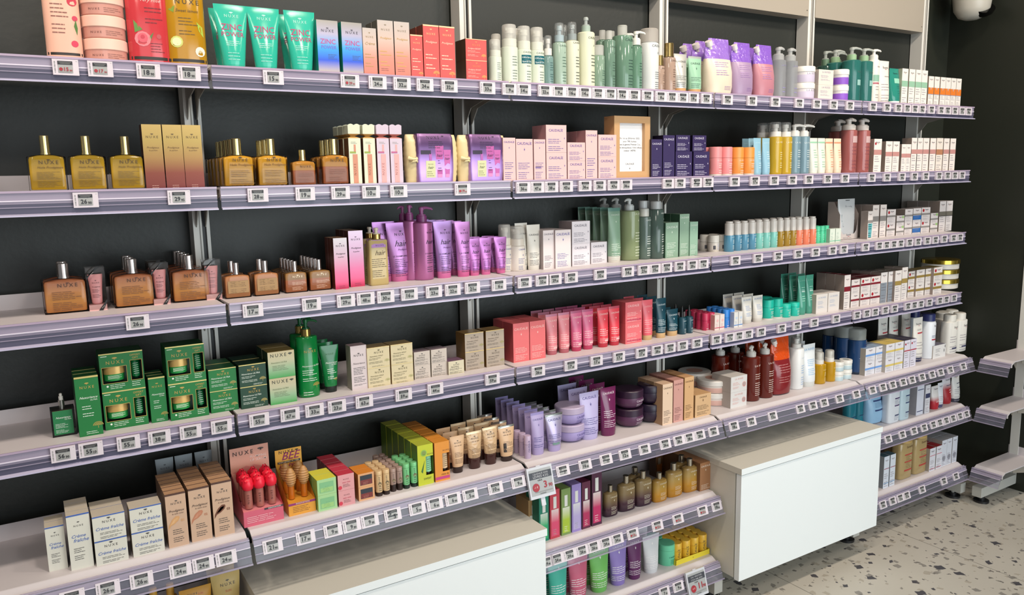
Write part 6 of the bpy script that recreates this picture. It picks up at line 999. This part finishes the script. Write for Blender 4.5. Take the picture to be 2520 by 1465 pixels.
def so(k, desc, short): spec(k, bottle, desc, short, 'bottle', c=('#b9a070', 't'), top='cap', nr=.3, kr=.4, bh=.92, e=.55, n=4, sh=.05, p=[('T', 'Eucerin', .15, .78, .45, '#6a4c30'), ('R', -.2, .60, .46, .63, '#b8443c'), ('R', -.2, .42, .46, .45, '#b8443c'), ('R', -.2, .20, .46, .24, '#b8443c'), ('L', -.1, .58, .48, 4, .4, '#8a7048'), ('L', -.1, .40, .28, 4, .4, '#8a7048')], k=('#b99a60', 's'))
so('so1', 'honey-coloured shower oil bottle with red bars', 'honey shower oils'); run(7, 'so1', '2207-2236@1081 2241-2275@1063', yb=1187); run(7, 'so1', '2184-2210@1080', front=.15)
spec('rwb', carton, 'white carton with crimson top and lines', 'crimson top cartons', 'carton', c='#d8d8e0', side='#a39c94', top='#9c1a24', dr=1.2, p=EU(None, .84, .5, .5)+[('R', -.45, .66, .46, .68, '#c04050'), ('R', -.45, .08, .46, .10, '#c04050')]); run(7, 'rwb', '2289-2304@1103*2 2306-2319@1098*2', yb=1163)
spec('wwb', carton, 'tall white carton with faint drawings', 'faint drawing cartons', 'carton', c='#d3d6e0', side='#a39c94', top='#a9aaae', dr=1.2, p=EU(None, .86, .5, .5)+[('O', 0, .30, .34, '#b9b4c4'), ('O', 0, .30, .30, '#d3d6e0')]); run(7, 'wwb', '2320-2331@1083*3 2332-2344@1079*3 2345-2358@1076*3', yb=1148)
# ------------------------------------------------------------------ electronic price labels clipped to the rails
TAGS = {
 1: '129:15.90r 216:17.90r 336:18.90 438:18.90 648:15.90 839:29.90r 908:24.90 969:32.60 1026:24.90 1087:32.60 1182:33.90 1237:9.90 1272:14.90 1325:22.90 1359:9.90 1392:16.90 1424:14.90 1457:22.90 1488:9.90 1517:14.90 1547:22.90 1580:14.90 1613:8.90 1641:13.90 1668:34.90 1694:19.90 1726:19.90 1779:14.90 1840:15.90 1898:15.90 1957:4.90 2001:11.90 2042:9.90 2083:17.90 2140:10.90 2175:19.90 2203:17.90 2225:17.90 2244:16.90 2262:16.90 2285:16.90 2309:14.90 2325:15.90 2343:20.90 2361:17.90 2377:16.90',
 2: '180:26.90 413:29.95 610:28.90 728:19.90 816:29.90 892:10.90 961:10.90 1120:19.90r 1271:36.90 1306:47.90 1341:38.90 1378:43.90 1425:36.90 1461:36.90 1496:43.90 1527:36.90 1632:44.90 1661:79.90 1702:29.90x 1731:29.90x 1797:16.90 1847:17.90 1895:12.90 1940:14.90 1981:13.90 2028:17.90 2071:17.90 2137:16.90 2175:44.90 2212:44.90 2243:19.90 2271:26.90 2304:21.90 2325:37.90 2343:37.90 2361:31.90',
 3: '310:26.90 598:17.90 744:19.90 830:29.95 879:48.90 929:30.90 988:16.90 1049:23.90 1096:22.90 1145:21.90 1211:6.90 1275:22.90 1319:22.90 1350:29.90 1391:43.90 1463:32.90 1532:14.90 1571:21.90 1599:15.90 1628:23.90 1661:28.90 1692:20.90 1719:9.90 1799:19.90 1855:22.90 1905:24.90 1955:21.90 1998:26.90 2040:10.90 2068:8.90 2122:5.90 2156:44.90 2174:20.90 2192:36.90 2209:36.90 2231:31.90 2252:37.90 2275:26.90 2295:36.90 2317:31.90 2340:24.90 2356:24.90',
 4: '125:56.90 194:55.10 288:55.10 365:38.90 443:55.10 520:55.10 614:55.10 691:67.90 752:33.90 808:23.20 876:63.40 974:59.80 1053:44.90 1195:59.80 1309:26.90 1390:17.90 1454:17.90 1510:17.90 1566:17.90 1605:20.90 1637:21.90 1668:11.90 1704:32.90 1752:8.90 1785:7.90 1808:6.90 1831:5.90 1863:5.90 1914:8.90 1952:6.90 1995:4.90 2049:4.90 2101:26.90 2125:37.90 2146:37.90 2171:37.90 2194:48.90 2227:41.90 2243:33.90 2259:43.90 2280:44.90 2306:43.90 2322:43.90 2341:31.90',
 5: '147:26.90 236:26.90 320:26.90 417:24.90 474:24.90 531:24.90 647:21.90 729:17.90 797:9.90 844:9.90 889:9.90 946:5.90x 1007:5.90 1051:6.90 1096:6.90 1139:5.90 1202:10.90 1259:9.90 1370:7.90x 1425:16.90 1477:12.90x 1524:12.90 1573:26.90 1624:26.90 1658:28.90 1684:28.90 1710:28.90 1744:28.90 1795:18.90 1838:16.90 1891:13.90 1960:23.90 1991:20.90 2019:14.90 2057:21.90 2099:12.90 2139:13.90 2165:21.90 2189:21.90 2215:30.90 2237:30.90 2262:19.90 2287:15.90 2308:15.90 2332:8.90 2364:20.90',
 6: '1330:24.90 1356:24.90 1387:24.90 1418:26.90 1447:26.90 1477:24.90 1505:34.90 1544:13.90r 1605:21.90r 1656:15.90r 1717:21.90r 1752:18.90 2178:12.90 2213:20.90 2242:15.90 2267:24.90 2290:24.90 2306:27.90 2322:25.90 2339:25.90 2356:26.90 2372:30.90',
 7: '1622:7.90 1657:9.90 2165:24.90 2189:18.90 2208:11.90 2224:17.90 2262:24.90 2316:24.90 2346:30.90'}
TW, TH = .0395, .0265; WHT = mat('#d9cfd6', 's'); EIN = mat('#8f8e8c'); BLK = mat('#232226'); REDT = mat('#a02430')
def casing(w, h, t):
    g = G(); g.box(-w/2, 0, -h/2, w/2, t, h/2, WHT); g.fy = 0
    x = -w/2+w*.09
    for i in range(9): g.rect(x-w*.025, -h*.36+i*h*.08, x+w*.025, -h*.36+i*h*.08+h*(.03+.02*(i % 3)), EIN)
    g.rect(w*.40, h*.38, w*.45, h*.40, EIN); return g
CASE = None; DISP = {}
def screen(price, w, h):
    fl = price[-1] in 'rx'; p = price.rstrip('rx'); a, c = p.split('.'); g = G(); g.fy = 0; x0, x1, z0, z1 = -w*.30, w*.27, -h*.36, h*.38
    g.add([(x0, -.0005, z0), (x1, -.0005, z0), (x1, -.0005, z1), (x0, -.0005, z1)], [(0, 1, 2, 3)], mat('#a3a3a1', 's')); g.fy = -.0006
    g.rect(x0, z1-(z1-z0)*.30, x1, z1, BLK); g.fy = -.0009
    for i, q in enumerate((.88, .77)): g.rect(x0+w*(.05+.04*i), z0+(z1-z0)*q, x1-w*(.05+.05*i), z0+(z1-z0)*(q+.035), EIN)
    W_ = x1-x0; H_ = z1-z0; k = REDT if price[-1] == 'r' else BLK
    if price[-1] == 'x':
        g.rect(x0, z0+H_*.32, x1, z0+H_*.44, BLK); g.text(a, x0+W_*.25, z0+H_*.50, W_*.25, k); g.text(a, x1-W_*.3, z0+H_*.06, W_*.25, k)
    elif price[-1] == 'r':
        g.disc(x0+W_*.2, z0+H_*.3, H_*.15, REDT); g.text(a, x0+W_*.56, z0+H_*.16, W_*.30, k); g.text(c, x0+W_*.86, z0+H_*.14, W_*.18, k)
    else:
        wd = .44 if len(a) > 1 else .22; g.text(a, x0+W_*(.38 if len(a) > 1 else .48), z0+H_*.17, W_*wd, k, hmax=H_*.42); g.text(c, x0+W_*.79, z0+H_*.13, W_*.26, k, hmax=H_*.22)
        g.text("'", x0+W_*.66, z0+H_*.45, W_*.04, k)
    for i in range(2): g.rect(x0+W_*.05, z0+H_*(.03+.055*i), x1-W_*(.08+.1*i), z0+H_*(.05+.055*i), EIN)
    return g
TE = []
def price_tag(row, px, price, big=False):
    global CASE
    w, h = (TW, TH) if not big else (.073, .072)
    if row < 5: Y = -.2013-.0105; dz = -.0165; tilt = 0
    else: Y = -DF[row]-.024-.016; dz = -.0275; tilt = -18
    b = 2
    for _ in range(3):
        z = zs(row, b)+dz; X = xat(px, Y, z)+w/2; b = min(4, max(0, int((X+.003)//W)+1))
        if row in (6, 7) and b in (1, 3): b = 2 if px < 1900 else 4
    r = empty('price_tag', (X, Y, zs(row, b)+dz)); r.rotation_euler.x = math.radians(tilt)
    if CASE is None: CASE = casing(TW, TH, .0065).mesh('casing', False)
    if price not in DISP: DISP[price] = screen(price, w, h).mesh('display', False)
    obj('casing', CASE, r); obj('display', DISP[price], r)
    TE.append([r, row, X, price])
for row, t in TAGS.items():
    for q in t.split(): a, p_ = q.split(':'); price_tag(row, int(a), p_)
def promo(px, pz, price, old, lines, row, label):
    Y = -DF[row]-.052; b = 2; z = ray(px, pz, Y=Y).z; X = ray(px, pz, Y=Y).x; w, h = .073, .075
    r = empty('promotion_tag', (X, Y, z)); r.rotation_euler.x = math.radians(-16); r.rotation_euler.y = math.radians(0)
    g = G(); g.box(-w/2, 0, -h/2, w/2, .007, h/2, mat('#c9cbd2', 's')); g.box(-.006, .004, -h/2-.02, .006, .007, h/2+.002, mat('#cfcfd6', 's')); obj('casing', g, r, False)
    g = G(); g.fy = 0; g.add([(-w*.44, -.0005, -h*.40), (w*.44, -.0005, -h*.40), (w*.44, -.0005, h*.42), (-w*.44, -.0005, h*.42)], [(0, 1, 2, 3)], mat('#a2a4a5', 's')); g.fy = -.0006
    g.rect(-w*.44, h*.12, w*.44, h*.34, mat('#3c3e46')); g.fy = -.0009
    g.text(lines[0], 0, h*.25, w*.6, mat('#b9b9bd')); g.text(lines[1], 0, h*.15, w*.6, mat('#b9b9bd')); g.text(old, -w*.05, h*.04, w*.18, BLK)
    g.disc(-w*.24, -h*.15, w*.14, REDT); g.text(price[0], w*.14, -h*.20, w*.26, REDT, hmax=h*.21); g.text(price[1], w*.335, -h*.20, w*.15, REDT); g.fy -= .0003; g.text(price[2], -w*.24, -h*.17, w*.15, mat('#e3c9c6'))
    g.fy += .0003; g.rect(-w*.3, -h*.31, w*.4, -h*.29, EIN); g.text('CAUDALÍE', .0, -h*.38, w*.24, BLK); obj('display', g, r, False)
    tag(r, label, 'price tag')
promo(1332, 1186, ('3', '90', '-1 €'), '4.90 €', ('CAUDALÍE SOIN', 'LÈVRES 4.5G'), 5, 'large promotion label reading 3.90 clipped over the second shelf joint of the fifth row')
promo(1716, 1436, ('11', '90', '-2 €'), '13.90 €', ('CAU. VINOTHER.', 'STICK 50ML SPF50'), 7, 'large promotion label reading 11.90 near the floor below the yellow tray')
# ------------------------------------------------------------------ which one is which
ORD = ['first', 'second', 'third', 'fourth', 'fifth', 'sixth', 'seventh', 'eighth', 'ninth', 'tenth', 'eleventh', 'twelfth']
NUM = ['zero', 'one', 'two', 'three', 'four', 'five', 'six', 'seven', 'eight', 'nine', 'ten', 'eleven', 'twelve']
STK = {2: ['lower', 'upper'], 3: ['bottom', 'middle', 'top'], 4: ['bottom', 'second', 'third', 'top']}
by = {}
for e in ENT: by.setdefault((e[1], e[2]), []).append(e)
for (k, row), L in by.items():
    s = SP[k]; cols = []
    for e in sorted(L, key=lambda e: (e[3]-e[0].location.y*.0)):
        if not any(abs(e[3]-c) < .004 for c in cols): cols.append(e[3])
    cols.sort()
    fronts = {}
    for e in L:
        ci = min(range(len(cols)), key=lambda i: abs(cols[i]-e[3])); fronts.setdefault((ci, e[5]), []).append(e)
    for (ci, q), M_ in fronts.items():
        M_.sort(key=lambda e: e[0].location.y)
        for j, e in enumerate(M_):
            bits = []
            if len(cols) > 1: bits.append('%s column from left' % ORD[ci] if len(M_) > 1 or e[6] > 1 else '%s from left' % ORD[ci])
            if len(M_) > 1: bits.append('front one' if j == 0 else '%s behind front' % ORD[j-1])
            if e[6] > 1: bits.append('%s of stack' % STK[e[6]][q])
            where = '%s shelf' % SN[row]
            if k in ('lsr', 'hbl', 'yst'): where = {'lsr': 'in pink tray', 'hbl': 'in honey tray', 'yst': 'in yellow tray'}[k]
            lab = s['desc']+', '+where+(', '+', '.join(bits) if bits else '')
            for a, b in ((' column from left', ' column'), (' behind front', ' behind'), (' of stack', ' in stack'), (' with ', ', '), (' in stack', '')):
                if len(re.findall(r"[\w'-]+", lab)) > 16: lab = lab.replace(a, b)
            tag(e[0], lab, s['cat'], ('%s on the %s shelf' % (s['short'], SN[row])) if len(L) > 1 else None)
TE.sort(key=lambda e: (e[1], e[2])); tl = {}
for r, row, X, price in TE:
    c = [e for e in ENT if e[2] == row and e[4] == 0]; n = min(c, key=lambda e: abs(e[3]-X)); p_ = price.rstrip('rx')
    col = {'r': 'red', 'x': 'double'}.get(price[-1], '')
    tl.setdefault(('%s price label reading %s under the %s, %s row' % (col, p_, SP[n[1]]['short'], SN[row])).strip(), []).append(r)
for lab, rs in tl.items():
    for i, r in enumerate(rs):
        row = lab.split(', ')[-1].split()[0]
        tag(r, lab+(', %s from left' % ORD[i] if len(rs) > 1 else ''), 'price label', 'price labels on the %s row' % row)
